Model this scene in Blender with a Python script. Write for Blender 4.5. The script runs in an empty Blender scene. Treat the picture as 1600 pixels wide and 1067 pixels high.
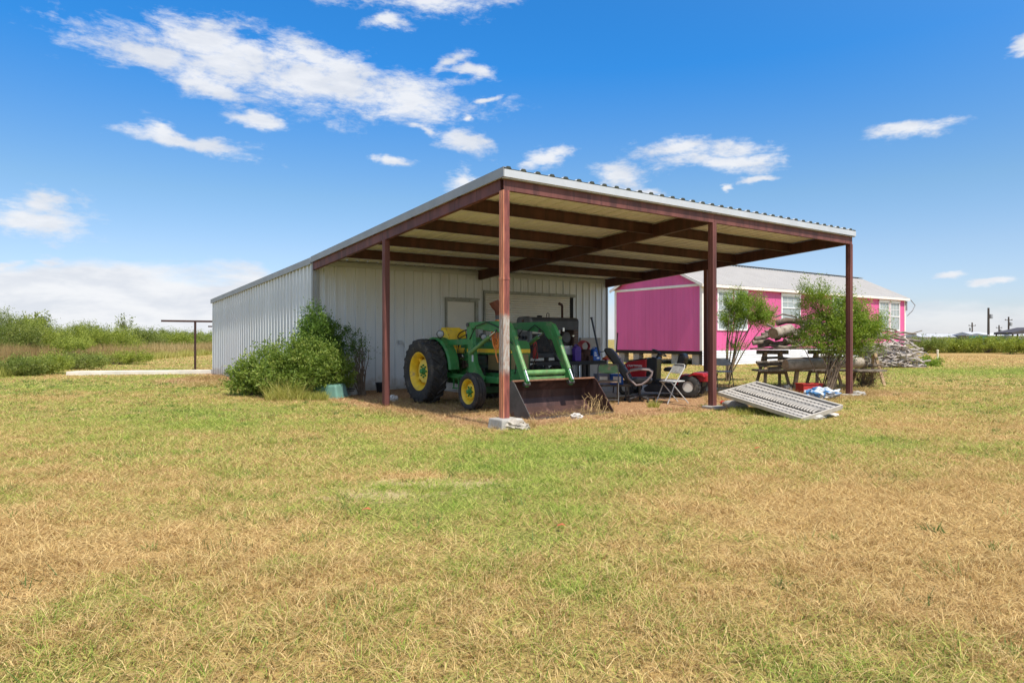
import bpy, math, random
import numpy as np
from mathutils import Vector, Matrix
random.seed(7); rng = np.random.default_rng(7)
R = math.radians
sc = bpy.context.scene
# ------------------------------------------------------------------ camera
CH = 1.45; F = 1063.0
cam_d = bpy.data.cameras.new('camera'); cam = bpy.data.objects.new('camera', cam_d)
sc.collection.objects.link(cam); sc.camera = cam
cam.location = (0, 0, CH); cam.rotation_euler = (R(90), 0, 0)
cam_d.sensor_width = 36; cam_d.lens = F/1600*36; cam_d.shift_y = -3.5/1600
cam_d.clip_start = 0.1; cam_d.clip_end = 5000
# ------------------------------------------------------------------ sun, sky, exposure
SUN = Vector((0.53, -0.85, 0)).normalized()*math.cos(R(60)) + Vector((0, 0, math.sin(R(60))))
sd = bpy.data.lights.new('sun', 'SUN'); so = bpy.data.objects.new('sun', sd); sc.collection.objects.link(so)
sd.energy = 3.1; sd.angle = R(0.6); sd.color = (1.0, 0.95, 0.87)
so.rotation_euler = SUN.to_track_quat('Z', 'Y').to_euler(); so.location = (20, -20, 40)
sc.view_settings.view_transform = 'Standard'; sc.view_settings.look = 'None'
sc.view_settings.gamma = 1; sc.view_settings.use_curve_mapping = False
sc.view_settings.exposure = 0.95
SKY_STRENGTH = 0.15
world = bpy.data.worlds.new('World'); sc.world = world; world.use_nodes = True

class NT:
    """tiny helper for node trees"""
    def __init__(s, tree): s.t = tree; s.n = tree.nodes; s.l = tree.links
    def new(s, typ, **kw):
        n = s.n.new(typ)
        for k, v in kw.items(): setattr(n, k, v)
        return n
    def link(s, a, b): s.l.new(a, b)
    def put(s, sock, v):
        if hasattr(v, 'links') or isinstance(v, bpy.types.NodeSocket): s.l.new(v, sock)
        else: sock.default_value = v
    def math(s, op, a, b=0.0, c=None, clamp=False):
        n = s.new('ShaderNodeMath', operation=op, use_clamp=clamp)
        s.put(n.inputs[0], a); s.put(n.inputs[1], b)
        if c is not None: s.put(n.inputs[2], c)
        return n.outputs[0]
    def vmath(s, op, a, b=None):
        n = s.new('ShaderNodeVectorMath', operation=op)
        s.put(n.inputs[0], a)
        if b is not None: s.put(n.inputs[1], b)
        return n.outputs['Value'] if op in ('LENGTH', 'DOT_PRODUCT') else n.outputs[0]
    def smooth(s, v, a, b, lo=0.0, hi=1.0):
        n = s.new('ShaderNodeMapRange', interpolation_type='SMOOTHSTEP')
        s.put(n.inputs[0], v); n.inputs[1].default_value = a; n.inputs[2].default_value = b
        n.inputs[3].default_value = lo; n.inputs[4].default_value = hi
        return n.outputs[0]
    def noise(s, vec, scale, detail=4, rough=.55, dist=0.0):
        n = s.new('ShaderNodeTexNoise')
        if vec is not None: s.put(n.inputs['Vector'], vec)
        n.inputs['Scale'].default_value = scale; n.inputs['Detail'].default_value = detail
        n.inputs['Roughness'].default_value = rough; n.inputs['Distortion'].default_value = dist
        return n.outputs[0]
    def mix(s, f, a, b, mode='MIX'):
        n = s.new('ShaderNodeMix', data_type='RGBA', blend_type=mode)
        s.put(n.inputs[0], f)
        for sock, v in ((n.inputs[6], a), (n.inputs[7], b)):
            if isinstance(v, (tuple, list)) and len(v) == 3: v = (*v, 1)
            s.put(sock, v)
        return n.outputs[2]
    def mapping(s, vec, loc=(0,0,0), rot=(0,0,0), scale=(1,1,1), typ='POINT'):
        n = s.new('ShaderNodeMapping', vector_type=typ); s.put(n.inputs[0], vec)
        n.inputs[1].default_value = loc; n.inputs[2].default_value = rot; n.inputs[3].default_value = scale
        return n.outputs[0]
    def ramp(s, f, stops):
        n = s.new('ShaderNodeValToRGB'); s.put(n.inputs[0], f)
        e = n.color_ramp.elements
        while len(e) < len(stops): e.new(0.5)
        for i, (p, c) in enumerate(stops): e[i].position = p; e[i].color = (*c, 1)
        return n.outputs[0]

def build_world():
    w = NT(world.node_tree); w.n.clear()
    out = w.new('ShaderNodeOutputWorld'); bg = w.new('ShaderNodeBackground')
    sky = w.new('ShaderNodeTexSky', sky_type='NISHITA', sun_disc=False)
    sky.sun_elevation = R(60); sky.sun_rotation = math.atan2(SUN.x, SUN.y)
    sky.air_density = 1.0; sky.dust_density = 0.6; sky.ozone_density = 3.0; sky.altitude = 0
    tc = w.new('ShaderNodeTexCoord'); g = tc.outputs['Generated']
    sep = w.new('ShaderNodeSeparateXYZ'); w.link(g, sep.inputs[0])
    az = w.math('ARCTAN2', sep.outputs[0], sep.outputs[1])
    el = w.math('ARCSINE', sep.outputs[2])
    cmb = w.new('ShaderNodeCombineXYZ'); w.link(az, cmb.inputs[0]); w.link(el, cmb.inputs[1]); p = cmb.outputs[0]
    # domain warp, so that the clouds get torn edges
    wn = w.new('ShaderNodeTexNoise'); w.link(w.mapping(p, scale=(7, 14, 1)), wn.inputs['Vector'])
    wn.inputs['Scale'].default_value = 1.0; wn.inputs['Detail'].default_value = 5; wn.inputs['Roughness'].default_value = .6
    off = w.vmath('SUBTRACT', wn.outputs['Color'], (.5, .5, .5))
    off = w.vmath('MULTIPLY', off, (.11, .055, 0))
    pw = w.vmath('ADD', p, off)
    # cloud patches as (x, y, half width, half height, tilt) in degrees of the sky
    C = [(470,122,225,36,-4),(318,66,80,30,-2),(245,100,100,17,-2),(610,148,115,32,-4),(480,92,60,20,-6),(330,135,75,11,-8),(410,88,50,20,-5),
         (300,224,95,12,-5),(250,200,40,12,-28),(400,188,42,10,-8),(640,-4,115,18,0),(600,38,36,9,0),(735,225,36,12,-15),(660,198,40,6,-14),
         (700,100,26,11,30),(735,110,30,8,0),(850,252,27,12,5),(716,278,24,13,0),(1090,228,78,15,-3),(1120,252,85,14,-4),(970,270,40,16,0),
         (1010,297,28,8,0),(1170,281,28,5,0),(1425,207,50,12,3),(60,342,78,26,0),(82,322,40,22,0),(40,350,55,16,0),(615,250,24,7,0),(770,160,20,5,10),
         (1595,68,24,9,0),(1545,446,26,6,0),(1480,433,24,5,0),(70,410,24,9,-10),(16,418,22,8,0),(112,418,20,6,0),(730,186,8,5,0),(1135,294,8,5,0)]
    d = None
    for (x, y, rx, ry, tl) in C:
        a = math.atan((x-800)/F); e = math.atan((530-y)/math.hypot(F, x-800))
        k = math.cos(a)**2/F
        m = w.mapping(pw, loc=(a, e, 0), rot=(0, 0, R(tl)), scale=(rx*k*1.25, ry/math.hypot(F, x-800)*1.3, 1), typ='TEXTURE')
        L = w.vmath('LENGTH', m)
        d = L if d is None else w.math('MINIMUM', d, L)
    n1 = w.noise(w.mapping(p, rot=(0, 0, R(12)), scale=(11, 25, 1)), 1.0, 9, .62, .5)
    n2 = w.noise(w.mapping(p, rot=(0, 0, R(14)), scale=(42, 120, 1)), 1.0, 7, .65, .3)
    n4 = w.noise(w.mapping(p, rot=(0, 0, R(20)), scale=(110, 260, 1)), 1.0, 5, .7, .3)
    nn = w.math('ADD', w.math('ADD', w.math('MULTIPLY', n1, .62), w.math('MULTIPLY', n2, .28)), w.math('MULTIPLY', n4, .10))
    dens = w.math('SUBTRACT', w.math('ADD', w.math('SUBTRACT', 1.0, d), w.math('MULTIPLY', w.math('SUBTRACT', nn, .5), 3.9)), -.02)
    a1 = w.smooth(dens, -0.18, 0.85)
    # scattered clouds out of view, their cover raised to fill the shade with light
    n3 = w.noise(w.mapping(g, scale=(3, 3, 7)), 1.0, 8, .6, .3)
    back = w.smooth(sep.outputs[1], 0.30, 0.0)
    a2 = w.math('MULTIPLY', w.smooth(n3, .47, .62), back)
    # low bank along the horizon, thicker to the left
    edge = w.noise(w.mapping(p, scale=(6, 16, 1)), 1.0, 8, .6, .2)
    left = w.smooth(az, -0.29, -0.36)
    top = w.math('ADD', w.math('MULTIPLY', left, .052), .044)
    top = w.math('ADD', top, w.math('MULTIPLY', w.math('SUBTRACT', edge, .5), .085))
    hb = w.math('DIVIDE', w.math('SUBTRACT', top, el), .012)
    soft = w.math('ADD', w.math('MULTIPLY', left, .34), .62)
    a3 = w.math('MULTIPLY', w.smooth(hb, -0.4, 1.6), soft)
    al = w.math('MAXIMUM', w.math('MULTIPLY', a1, .93), w.math('MAXIMUM', a2, a3))
    # clear sky: deeper and more saturated high up, as in the photograph
    tint = (w.ramp(w.math('DIVIDE', el, .55, clamp=True),
        [(0.0, SKYC[0]), (.22, SKYC[1]), (.36, SKYC[2]), (.68, SKYC[3]), (.9, SKYC[4])]))
    # the sky pales towards the sun; this unseen part is brightened to fill shade
    toward = w.smooth(w.vmath('DOT_PRODUCT', g, tuple(SUN)), -.02, .75)
    clear = w.mix(1.0, sky.outputs[0], w.mix(toward, tint, (.80, .78, .76)), 'MULTIPLY')
    shade = w.noise(w.mapping(p, scale=(9, 30, 1)), 1.0, 6, .6, .2)
    cl = w.mix(w.smooth(shade, .35, .62), CLOUD[0], CLOUD[1])
    col = w.mix(al, clear, cl)
    w.link(col, bg.inputs[0]); bg.inputs[1].default_value = SKY_STRENGTH
    w.link(bg.outputs[0], out.inputs[0])
SKYC = [(.47,.465,.58),(.45,.475,.53),(.38,.48,.53),(.11,.45,.71),(.10,.455,.73)]
CLOUD = [(2.6, 2.72, 2.95), (3.15, 3.2, 3.3)]
#SKYTUNE
build_world()
world.cycles.sampling_method = 'MANUAL'; world.cycles.sample_map_resolution = 512

# ------------------------------------------------------------------ materials
MATS = {}
def mat(name, col, rough=.6, metal=0.0, var=.25, vscale=3.0, col2=None, c2scale=2.0, c2lo=.5, c2hi=.62, bump=0.0, bscale=40, streak=False, spec=.4):
    """procedural surface: base colour with soft variation, optional second colour in patches or streaks, fine relief"""
    if name in MATS: return MATS[name]
    m = bpy.data.materials.new(name); m.use_nodes = True
    w = NT(m.node_tree); b = w.n['Principled BSDF']
    tc = w.new('ShaderNodeTexCoord'); v = tc.outputs['Object']
    vs = w.mapping(v, scale=(1, 1, .12)) if streak else v
    n = w.noise(vs, vscale, 5, .6)
    dark = tuple(c*(1-var) for c in col); lite = tuple(min(1, c*(1+var*.6)) for c in col)
    c = w.mix(w.smooth(n, .3, .7), dark, lite)
    if col2:
        n2 = w.noise(w.mapping(vs, loc=(5, 3, 1)), c2scale, 8, .68)
        c = w.mix(w.smooth(n2, c2lo, c2hi), c, col2)
    w.link(c, b.inputs['Base Color']); b.inputs['Metallic'].default_value = metal
    w.link(w.math('ADD', rough-.08, w.math('MULTIPLY', w.noise(v, 9, 4), .16)), b.inputs['Roughness'])
    b.inputs['Specular IOR Level'].default_value = spec
    if bump:
        bp = w.new('ShaderNodeBump'); bp.inputs['Strength'].default_value = bump; bp.inputs['Distance'].default_value = .01
        w.link(w.noise(v, bscale, 5, .6), bp.inputs['Height']); w.link(bp.outputs[0], b.inputs['Normal'])
    MATS[name] = m; return m
def leafmat(name, cols, trans=.35):
    m = bpy.data.materials.new(name); m.use_nodes = True
    w = NT(m.node_tree); w.n.clear(); out = w.new('ShaderNodeOutputMaterial')
    at = w.new('ShaderNodeAttribute', attribute_name='rnd')
    k = len(cols)-1
    c = w.ramp(at.outputs['Fac'], [(i/k, q) for i, q in enumerate(cols)])
    df = w.new('ShaderNodeBsdfPrincipled'); df.inputs['Roughness'].default_value = .55; df.inputs['Specular IOR Level'].default_value = .25
    tr = w.new('ShaderNodeBsdfTranslucent'); mx = w.new('ShaderNodeMixShader'); mx.inputs[0].default_value = trans
    w.link(c, df.inputs['Base Color'])
    w.link(w.mix(1.0, c, (1.15, 1.25, .6), 'MULTIPLY'), tr.inputs[0])
    w.link(df.outputs[0], mx.inputs[1]); w.link(tr.outputs[0], mx.inputs[2]); w.link(mx.outputs[0], out.inputs[0])
    MATS[name] = m; return m
def glassmat(name, col=(.16, .20, .22)):
    m = bpy.data.materials.new(name); m.use_nodes = True
    b = m.node_tree.nodes['Principled BSDF']; b.inputs['Base Color'].default_value = (*col, 1)
    b.inputs['Roughness'].default_value = .06; b.inputs['Specular IOR Level'].default_value = .8
    return m

def add_mud(m):
    """splashed mud along the foot of a wall, ragged upper edge"""
    w = NT(m.node_tree); b = w.n['Principled BSDF']; src = b.inputs['Base Color'].links[0].from_socket
    tc = w.new('ShaderNodeTexCoord'); s = w.new('ShaderNodeSeparateXYZ'); w.link(tc.outputs['Object'], s.inputs[0])
    n = w.noise(tc.outputs['Object'], 4, 8, .7)
    f = w.smooth(w.math('ADD', s.outputs[2], w.math('MULTIPLY', w.math('SUBTRACT', n, .5), -1.1)), .42, .04)
    w.link(w.mix(w.math('MULTIPLY', f, .55), src, (.30, .22, .15)), b.inputs['Base Color'])
RUST = mat('red_oxide_shaded', (.080, .028, .022), .6, 0, .4, 4, (.050, .020, .016), 6, .5, .62, .2, 60, streak=True)  # darker copy of the same steel: shade under the roof put into the colour
RUSTLIT = mat('red_oxide_lit', (.150, .052, .042), .6, 0, .35, 4, (.085, .032, .027), 5, .5, .62, .2, 60, streak=True)  # lit copy of that steel, for posts and outer beams
WALLM = mat('galvanised_wall_sheet', (.62, .64, .645), .42, .1, .06, 1.2, (.55, .54, .50), 1.5, .55, .75, .04, 30, streak=True)
add_mud(WALLM)
TRIMG = mat('grey_trim', (.30, .305, .30), .45, .2, .1, 2)
TRIMW = mat('white_trim', (.47, .49, .51), .45, 0, .08, 2)
SOFFIT = mat('cream_roof_sheet', (.80, .78, .73), .5, 0, .08, 1.5, (.60, .54, .45), 4, .62, .78, .05, 40)
DARKGAP = mat('dark_gap_shade', (.012, .012, .013), .8)
BLACK = mat('black_rubber', (.032, .030, .028), .75, 0, .35, 6, (.11, .092, .07), 6, .50, .72, .3, 70)
BLACKP = mat('black_plastic', (.018, .018, .02), .35, 0, .2, 6)
GREEN = mat('green_tractor_paint', (.040, .20, .050), .48, 0, .2, 3, (.13, .19, .085), 5, .52, .70, .03, 40)
GREENL = mat('light_green_cylinder_paint', (.12, .26, .09), .45, 0, .25, 8, (.20, .16, .07), 12, .55, .68)
YELLOW = mat('yellow_wheel_paint', (.80, .53, .03), .45, 0, .15, 5, (.42, .29, .09), 7, .54, .70)
YELP = mat('pale_yellow_disc', (.78, .58, .10), .45, 0, .12, 5, (.40, .28, .10), 9, .60, .74)
BROWNS = mat('bucket_rusted_steel', (.060, .028, .022), .55, .1, .4, 3, (.11, .055, .045), 3, .48, .62, .2, 30, streak=True)
LIPR = mat('worn_rust_lip', (.24, .12, .07), .6, .1, .3, 12)
GREYST = mat('grey_worn_steel', (.085, .080, .076), .5, .3, .3, 4, (.10, .05, .035), 4, .55, .68)
CHROME = mat('bright_metal', (.62, .62, .62), .25, 1.0, .1)
LENS = mat('lamp_lens', (.34, .36, .37), .12, 0, .1)
CONC = mat('concrete', (.40, .38, .34), .85, 0, .25, 3, (.26, .24, .20), 5, .52, .68, .5, 50)
BEIGE = mat('beige_door_paint', (.72, .69, .61), .5, 0, .07, 1.5)
DENTG = mat('dented_grey_green_steel', (.30, .31, .27), .5, .1, .2, 5, (.14, .08, .05), 10, .56, .7)
ORANGE = mat('orange_rubber', (.72, .24, .05), .5, 0, .15, 9)
STRAWM = mat('straw', (.50, .34, .15), .8, 0, .3, 9)
WOODG = mat('grey_weathered_wood', (.20, .165, .13), .85, 0, .4, 5, (.10, .075, .055), 8, .5, .64, .6, 40)
WOODB = mat('brown_bark', (.115, .082, .058), .9, 0, .4, 7, (.20, .165, .13), 6, .52, .66, .8, 30)
WOODT = mat('sawn_pine', (.40, .27, .15), .75, 0, .3, 6, (.22, .15, .09), 8, .55, .7, .3, 40)
CUTW = mat('cut_log_end', (.50, .38, .25), .8, 0, .25, 14, (.28, .2, .12), 10, .55, .7, .3, 40)
ROCKM = mat('pale_rock', (.38, .34, .28), .9, 0, .3, 6, (.24, .20, .15), 8, .50, .64, .8, 30)
STEMM = mat('shrub_stem', (.17, .125, .085), .85, 0, .35, 8)

# ------------------------------------------------------------------ mesh helpers
col = sc.collection
def V(*a): return Vector(a)
class MB:
    def __init__(s): s.v = []; s.f = []
    def add(s, vs, fs):
        o = len(s.v); s.v += [tuple(x) for x in vs]; s.f += [tuple(i+o for i in q) for q in fs]; return s
    def box(s, x0, x1, y0, y1, z0, z1):
        vs = [(x, y, z) for z in (z0, z1) for x, y in ((x0, y0), (x1, y0), (x1, y1), (x0, y1))]
        return s.add(vs, [(3, 2, 1, 0), (4, 5, 6, 7), (0, 1, 5, 4), (1, 2, 6, 5), (2, 3, 7, 6), (3, 0, 4, 7)])
    def bar(s, p, q, w, h, up=(0, 0, 1)):
        p, q = Vector(p), Vector(q); d = (q-p).normalized(); up = Vector(up)
        sd_ = d.cross(up)
        if sd_.length < 1e-4: sd_ = d.cross(Vector((1, 0, 0)))
        sd_.normalize(); u = sd_.cross(d)
        vs = [c + sd_*(a*w/2) + u*(b*h/2) for c in (p, q) for a, b in ((-1, -1), (1, -1), (1, 1), (-1, 1))]
        return s.add(vs, [(0, 1, 2, 3), (7, 6, 5, 4), (0, 4, 5, 1), (1, 5, 6, 2), (2, 6, 7, 3), (3, 7, 4, 0)])
    def tube(s, pts, r, n=8, caps=True, closed=False):
        pts = [Vector(p) for p in pts]; m = len(pts)
        rs = r if isinstance(r, (list, tuple)) else [r]*m
        prev = None; vs = []
        for i, p in enumerate(pts):
            if closed: d = pts[(i+1) % m]-pts[i-1]
            else: d = pts[min(i+1, m-1)]-pts[max(i-1, 0)]
            d.normalize()
            if prev is None:
                a = d.cross(Vector((0, 0, 1)))
                if a.length < .05: a = d.cross(Vector((1, 0, 0)))
            else: a = prev - d*prev.dot(d)
            a.normalize(); prev = a; b = d.cross(a)
            for k in range(n):
                t = 2*math.pi*k/n; vs.append(p + (a*math.cos(t)+b*math.sin(t))*rs[i])
        fs = []
        for i in range(m if closed else m-1):
            j = (i+1) % m
            for k in range(n):
                fs.append((i*n+k, i*n+(k+1) % n, j*n+(k+1) % n, j*n+k))
        if caps and not closed:
            fs.append(tuple(range(n-1, -1, -1))); fs.append(tuple((m-1)*n+k for k in range(n)))
        return s.add(vs, fs)
    def lathe(s, prof, org, axis, n=32, closed=False):
        """prof = [(radius, offset along axis)]"""
        org = Vector(org); ax = Vector(axis).normalized()
        a = ax.cross(Vector((0, 0, 1)));
        if a.length < .05: a = ax.cross(Vector((1, 0, 0)))
        a.normalize(); b = ax.cross(a); vs = []; m = len(prof)
        for r, o in prof:
            for k in range(n):
                t = 2*math.pi*k/n; vs.append(org+ax*o+(a*math.cos(t)+b*math.sin(t))*r)
        fs = []
        for i in range(m if closed else m-1):
            j = (i+1) % m
            for k in range(n): fs.append((i*n+k, j*n+k, j*n+(k+1) % n, i*n+(k+1) % n))
        if not closed:
            fs.append(tuple(range(n))); fs.append(tuple((m-1)*n+n-1-k for k in range(n)))
        return s.add(vs, fs)
    def prism(s, poly, frame, th):
        """poly in 2D, frame(a,b,c)->3D, from c=-th/2 to th/2"""
        n = len(poly)
        vs = [frame(a, b, -th/2) for a, b in poly]+[frame(a, b, th/2) for a, b in poly]
        fs = [tuple(range(n)), tuple(range(2*n-1, n-1, -1))]+[(i, (i+1) % n+0, (i+1) % n+n, i+n)[::-1] for i in range(n)]
        return s.add(vs, fs)
    def blob(s, c, r, seed=0, rough=.25, n=1):
        """an uneven stone"""
        import bmesh
        bm = bmesh.new(); bmesh.ops.create_icosphere(bm, subdivisions=n+1, radius=1)
        rd = random.Random(seed)
        vs = []
        for v in bm.verts:
            k = 1+rd.uniform(-rough, rough); vs.append((c[0]+v.co.x*r[0]*k, c[1]+v.co.y*r[1]*k, c[2]+v.co.z*r[2]*k))
        fs = [tuple(v.index for v in f.verts) for f in bm.faces]; bm.free()
        return s.add(vs, fs)
    def mesh(s, name, m, smooth=False):
        me = bpy.data.meshes.new(name); me.from_pydata(s.v, [], s.f); me.update()
        import bmesh
        bm = bmesh.new(); bm.from_mesh(me); bmesh.ops.recalc_face_normals(bm, faces=bm.faces); bm.to_mesh(me); bm.free()
        if isinstance(m, (list, tuple)):
            for q in m: me.materials.append(q)
        else: me.materials.append(m)
        if smooth: me.polygons.foreach_set('use_smooth', [True]*len(me.polygons))
        return me
    def obj(s, name, m, parent=None, smooth=False, bevel=0, label=None, kind=None, seg=2):
        o = bpy.data.objects.new(name, s.mesh(name, m, smooth)); col.objects.link(o)
        if parent is not None: o.parent = parent
        if smooth:
            md = o.modifiers.new('edge', 'EDGE_SPLIT'); md.split_angle = R(38)
        if bevel:
            md = o.modifiers.new('bevel', 'BEVEL'); md.width = bevel; md.segments = seg; md.limit_method = 'ANGLE'; md.angle_limit = R(35)
        if label: o['label'] = label
        if kind: o['kind'] = kind
        return o
def thing(name, label, cat, loc=(0, 0, 0), rz=0, group=None):
    o = bpy.data.objects.new(name, None); col.objects.link(o); o.empty_display_size = .2
    o.location = loc; o.rotation_euler = (0, 0, rz); o['label'] = label; o['category'] = cat
    if group: o['group'] = group
    return o
def tag(o, label, cat, group=None):
    o['label'] = label; o['category'] = cat
    if group: o['group'] = group
    return o
def copy_tree(o, parent=None, label=None, loc=None, rz=None, scale=None):
    c = o.copy(); col.objects.link(c); c.parent = parent
    if label: c['label'] = label
    if loc is not None: c.location = loc
    if rz is not None: c.rotation_euler = (0, 0, rz)
    if scale is not None: c.scale = scale
    for ch in list(o.children): copy_tree(ch, c)
    return c
def npmesh(name, verts, nper, m, rnd=None, parent=None, smooth=False):
    """verts (N, nper, 3): one face of nper corners each; rnd: one value per face"""
    N = len(verts); me = bpy.data.meshes.new(name)
    me.vertices.add(N*nper); me.vertices.foreach_set('co', verts.reshape(-1).astype(np.float32))
    me.loops.add(N*nper); me.loops.foreach_set('vertex_index', np.arange(N*nper, dtype=np.int32))
    me.polygons.add(N); me.polygons.foreach_set('loop_start', np.arange(0, N*nper, nper, dtype=np.int32))
    me.update(calc_edges=True)
    if rnd is not None:
        a = me.attributes.new('rnd', 'FLOAT', 'FACE'); a.data.foreach_set('value', rnd.astype(np.float32))
    me.materials.append(m)
    o = bpy.data.objects.new(name, me); col.objects.link(o)
    if parent is not None: o.parent = parent
    return o
def gp(px, py):
    """the ground point seen at a pixel of the 1600 px photograph"""
    Y = F*CH/(py-530); return Vector(((px-800)*Y/F, Y, 0))
def at(px, Y, z=0): return Vector(((px-800)*Y/F, Y, z))
def zat(py, Y): return CH+(530-py)*Y/F
# building frame
U = Vector((.8124, .5831, 0)); W = Vector((-.5831, .8124, 0)); ANG = math.atan2(U.y, U.x)
P0 = Vector((-.126, 11.17, 0))
def on_line(p, d, px):
    k = (px-800)/F; return (k*p.y-p.x)/(d.x-k*d.y)
# ------------------------------------------------------------------ ground
def ground_colour(w, pos):
    """grass colour mask by place on the lawn: 0 dry tan .. 1 green; shared by soil and blades"""
    n = w.noise(w.mapping(pos, scale=(1, 1, 0)), .32, 6, .62, .3)
    n2 = w.noise(w.mapping(pos, loc=(9, 4, 0), scale=(1, 1, 0)), 1.7, 5, .6)
    v = w.math('ADD', w.math('MULTIPLY', n, .75), w.math('MULTIPLY', n2, .45))
    v = w.math('SUBTRACT', v, .60)
    # greener and drier stretches where the lawn has them
    for (x, y, rx, ry, amp) in [(-.2, 6.5, 1.7, 1.2, .14), (0.6, 8.6, 2.6, 2.0, .17), (-6, 13.5, 4, 2.5, .16), (-15, 20, 7, 4, .10), (28, 30, 16, 6, .20), (-1.9, 4.4, 1.6, 1.0, -.06), (2.2, 5.2, 1.4, .9, .0),
                                (-3.8, 7.4, 1.6, 1.4, -.10), (4.2, 5.8, 3.0, 2.6, -.20), (-3.4, 4.6, 1.6, 1.3, -.12), (1.5, 3.6, 3.0, .8, -.08), (-1.0, 7.2, .8, .25, -.25), (-12, 24, 9, 2.5, .06), (30, 62, 60, 20, -.20), (10.5, 15, 4, 3.5, -.03)]:
        L = w.vmath('LENGTH', w.mapping(pos, loc=(x, y, 0), scale=(rx, ry, 1e6), typ='TEXTURE'))
        v = w.math('ADD', v, w.math('MULTIPLY', w.smooth(L, 1.5, 0.0), amp))
    return w.math('ADD', w.math('MULTIPLY', v, 3.0), .445, clamp=True)
def carport_mask(w, pos):
    """straw-covered dirt under the carport, in the building's own frame"""
    q = w.mapping(pos, loc=(P0.x, P0.y, 0), rot=(0, 0, ANG), typ='TEXTURE')
    s = w.new('ShaderNodeSeparateXYZ'); w.link(q, s.inputs[0])
    n = w.math('MULTIPLY', w.math('SUBTRACT', w.noise(pos, 1.3, 6, .65), .5), 1.8)
    a = w.smooth(w.math('ADD', s.outputs[1], n), -.55, .15)
    b = w.smooth(w.math('ADD', s.outputs[0], n), -.9, -.1)
    c = w.smooth(w.math('ADD', s.outputs[0], n), 12.0, 11.0)
    d = w.smooth(w.math('ADD', s.outputs[1], n), 22.8, 21.6)
    m_ = w.math('MULTIPLY', w.math('MULTIPLY', a, b), w.math('MULTIPLY', c, d))
    for (x, y, rx, ry, k) in ((-10.8, 24.4, 1.7, 2.6, .9), (8.8, 18.6, 2.4, 1.5, .75), (-4.6, 16.6, 1.6, .9, .7)):
        L = w.vmath('LENGTH', w.mapping(pos, loc=(x, y, 0), scale=(rx, ry, 1e6), typ='TEXTURE'))
        m_ = w.math('MAXIMUM', m_, w.math('MULTIPLY', w.smooth(w.math('ADD', L, n), 1.2, .6), k))
    return m_
def flatpos(w):
    g = w.new('ShaderNodeNewGeometry'); return w.vmath('MULTIPLY', g.outputs['Position'], (1, 1, 0))
def soil_material():
    m = bpy.data.materials.new('lawn_soil'); m.use_nodes = True; w = NT(m.node_tree); b = w.n['Principled BSDF']
    pos = flatpos(w); gmask = ground_colour(w, pos)
    fine = w.noise(w.mapping(pos, scale=(1, 1, 0)), 28, 8, .75)
    mid = w.noise(w.mapping(pos, scale=(1, 1, 0)), 5, 6, .7)
    tan = w.mix(w.smooth(fine, .34, .64), (.14, .082, .030), (.54, .355, .135))
    grn = w.mix(w.smooth(fine, .34, .64), (.07, .08, .018), (.29, .30, .07))
    c = w.mix(gmask, tan, grn)
    c = w.mix(w.math('MULTIPLY', w.smooth(mid, .55, .75), .45), c, (.42, .33, .14))
    st = w.mix(w.smooth(fine, .32, .66), (.13, .070, .036), (.50, .30, .155))
    st = w.mix(w.smooth(mid, .5, .7), st, (.30, .17, .085))
    for (x, y, rx, ry) in [(-.70, 6.85, .75, .30), (-1.25, 6.35, .55, .28)]:
        L = w.vmath('LENGTH', w.mapping(pos, loc=(x, y, 0), scale=(rx, ry, 1e6), typ='TEXTURE')); L = w.math('ADD', L, w.math('MULTIPLY', w.math('SUBTRACT', mid, .5), 6.0))
        c = w.mix(w.math('MULTIPLY', w.smooth(L, 1.5, -.1), .9), c, w.mix(w.smooth(fine, .35, .6), (.36, .26, .13), (.54, .40, .22)))
    c = w.mix(carport_mask(w, pos), c, st)
    w.link(c, b.inputs['Base Color']); b.inputs['Roughness'].default_value = .95; b.inputs['Specular IOR Level'].default_value = .1
    bp = w.new('ShaderNodeBump'); bp.inputs['Strength'].default_value = .6; bp.inputs['Distance'].default_value = .03
    w.link(fine, bp.inputs['Height']); w.link(bp.outputs[0], b.inputs['Normal'])
    return m
SOIL = soil_material()
def blade_material():
    m = bpy.data.materials.new('lawn_blades'); m.use_nodes = True; w = NT(m.node_tree); w.n.clear()
    out = w.new('ShaderNodeOutputMaterial'); pos = flatpos(w)
    gm = ground_colour(w, pos); at_ = w.new('ShaderNodeAttribute', attribute_name='rnd'); r = at_.outputs['Fac']
    isg = w.smooth(w.math('SUBTRACT', w.math('ADD', gm, .0), w.math('MULTIPLY', r, .9)), -.12, .22)
    r2 = w.math('FRACT', w.math('MULTIPLY', r, 17.3))
    tan = w.ramp(r2, [(0, (.26, .15, .055)), (.3, (.58, .40, .16)), (.65, (.80, .61, .29)), (1, (.42, .245, .105))])
    grn = w.ramp(r2, [(0, (.10, .19, .025)), (.5, (.32, .41, .07)), (1, (.60, .58, .17))])
    c = w.mix(isg, tan, grn)
    st = w.ramp(r2, [(0, (.22, .115, .06)), (.5, (.52, .33, .165)), (1, (.74, .54, .28))])
    c = w.mix(carport_mask(w, pos), c, st)
    df = w.new('ShaderNodeBsdfDiffuse'); tr = w.new('ShaderNodeBsdfTranslucent'); mx = w.new('ShaderNodeMixShader'); mx.inputs[0].default_value = .3
    w.link(c, df.inputs[0]); w.link(c, tr.inputs[0]); w.link(df.outputs[0], mx.inputs[1]); w.link(tr.outputs[0], mx.inputs[2]); w.link(mx.outputs[0], out.inputs[0])
    return m
BLADE = blade_material()
g = MB().add([(-1500, -300, 0), (1500, -300, 0), (1500, 2500, 0), (-1500, 2500, 0)], [(0, 1, 2, 3)]).obj('ground', SOIL, kind='structure')

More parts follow.
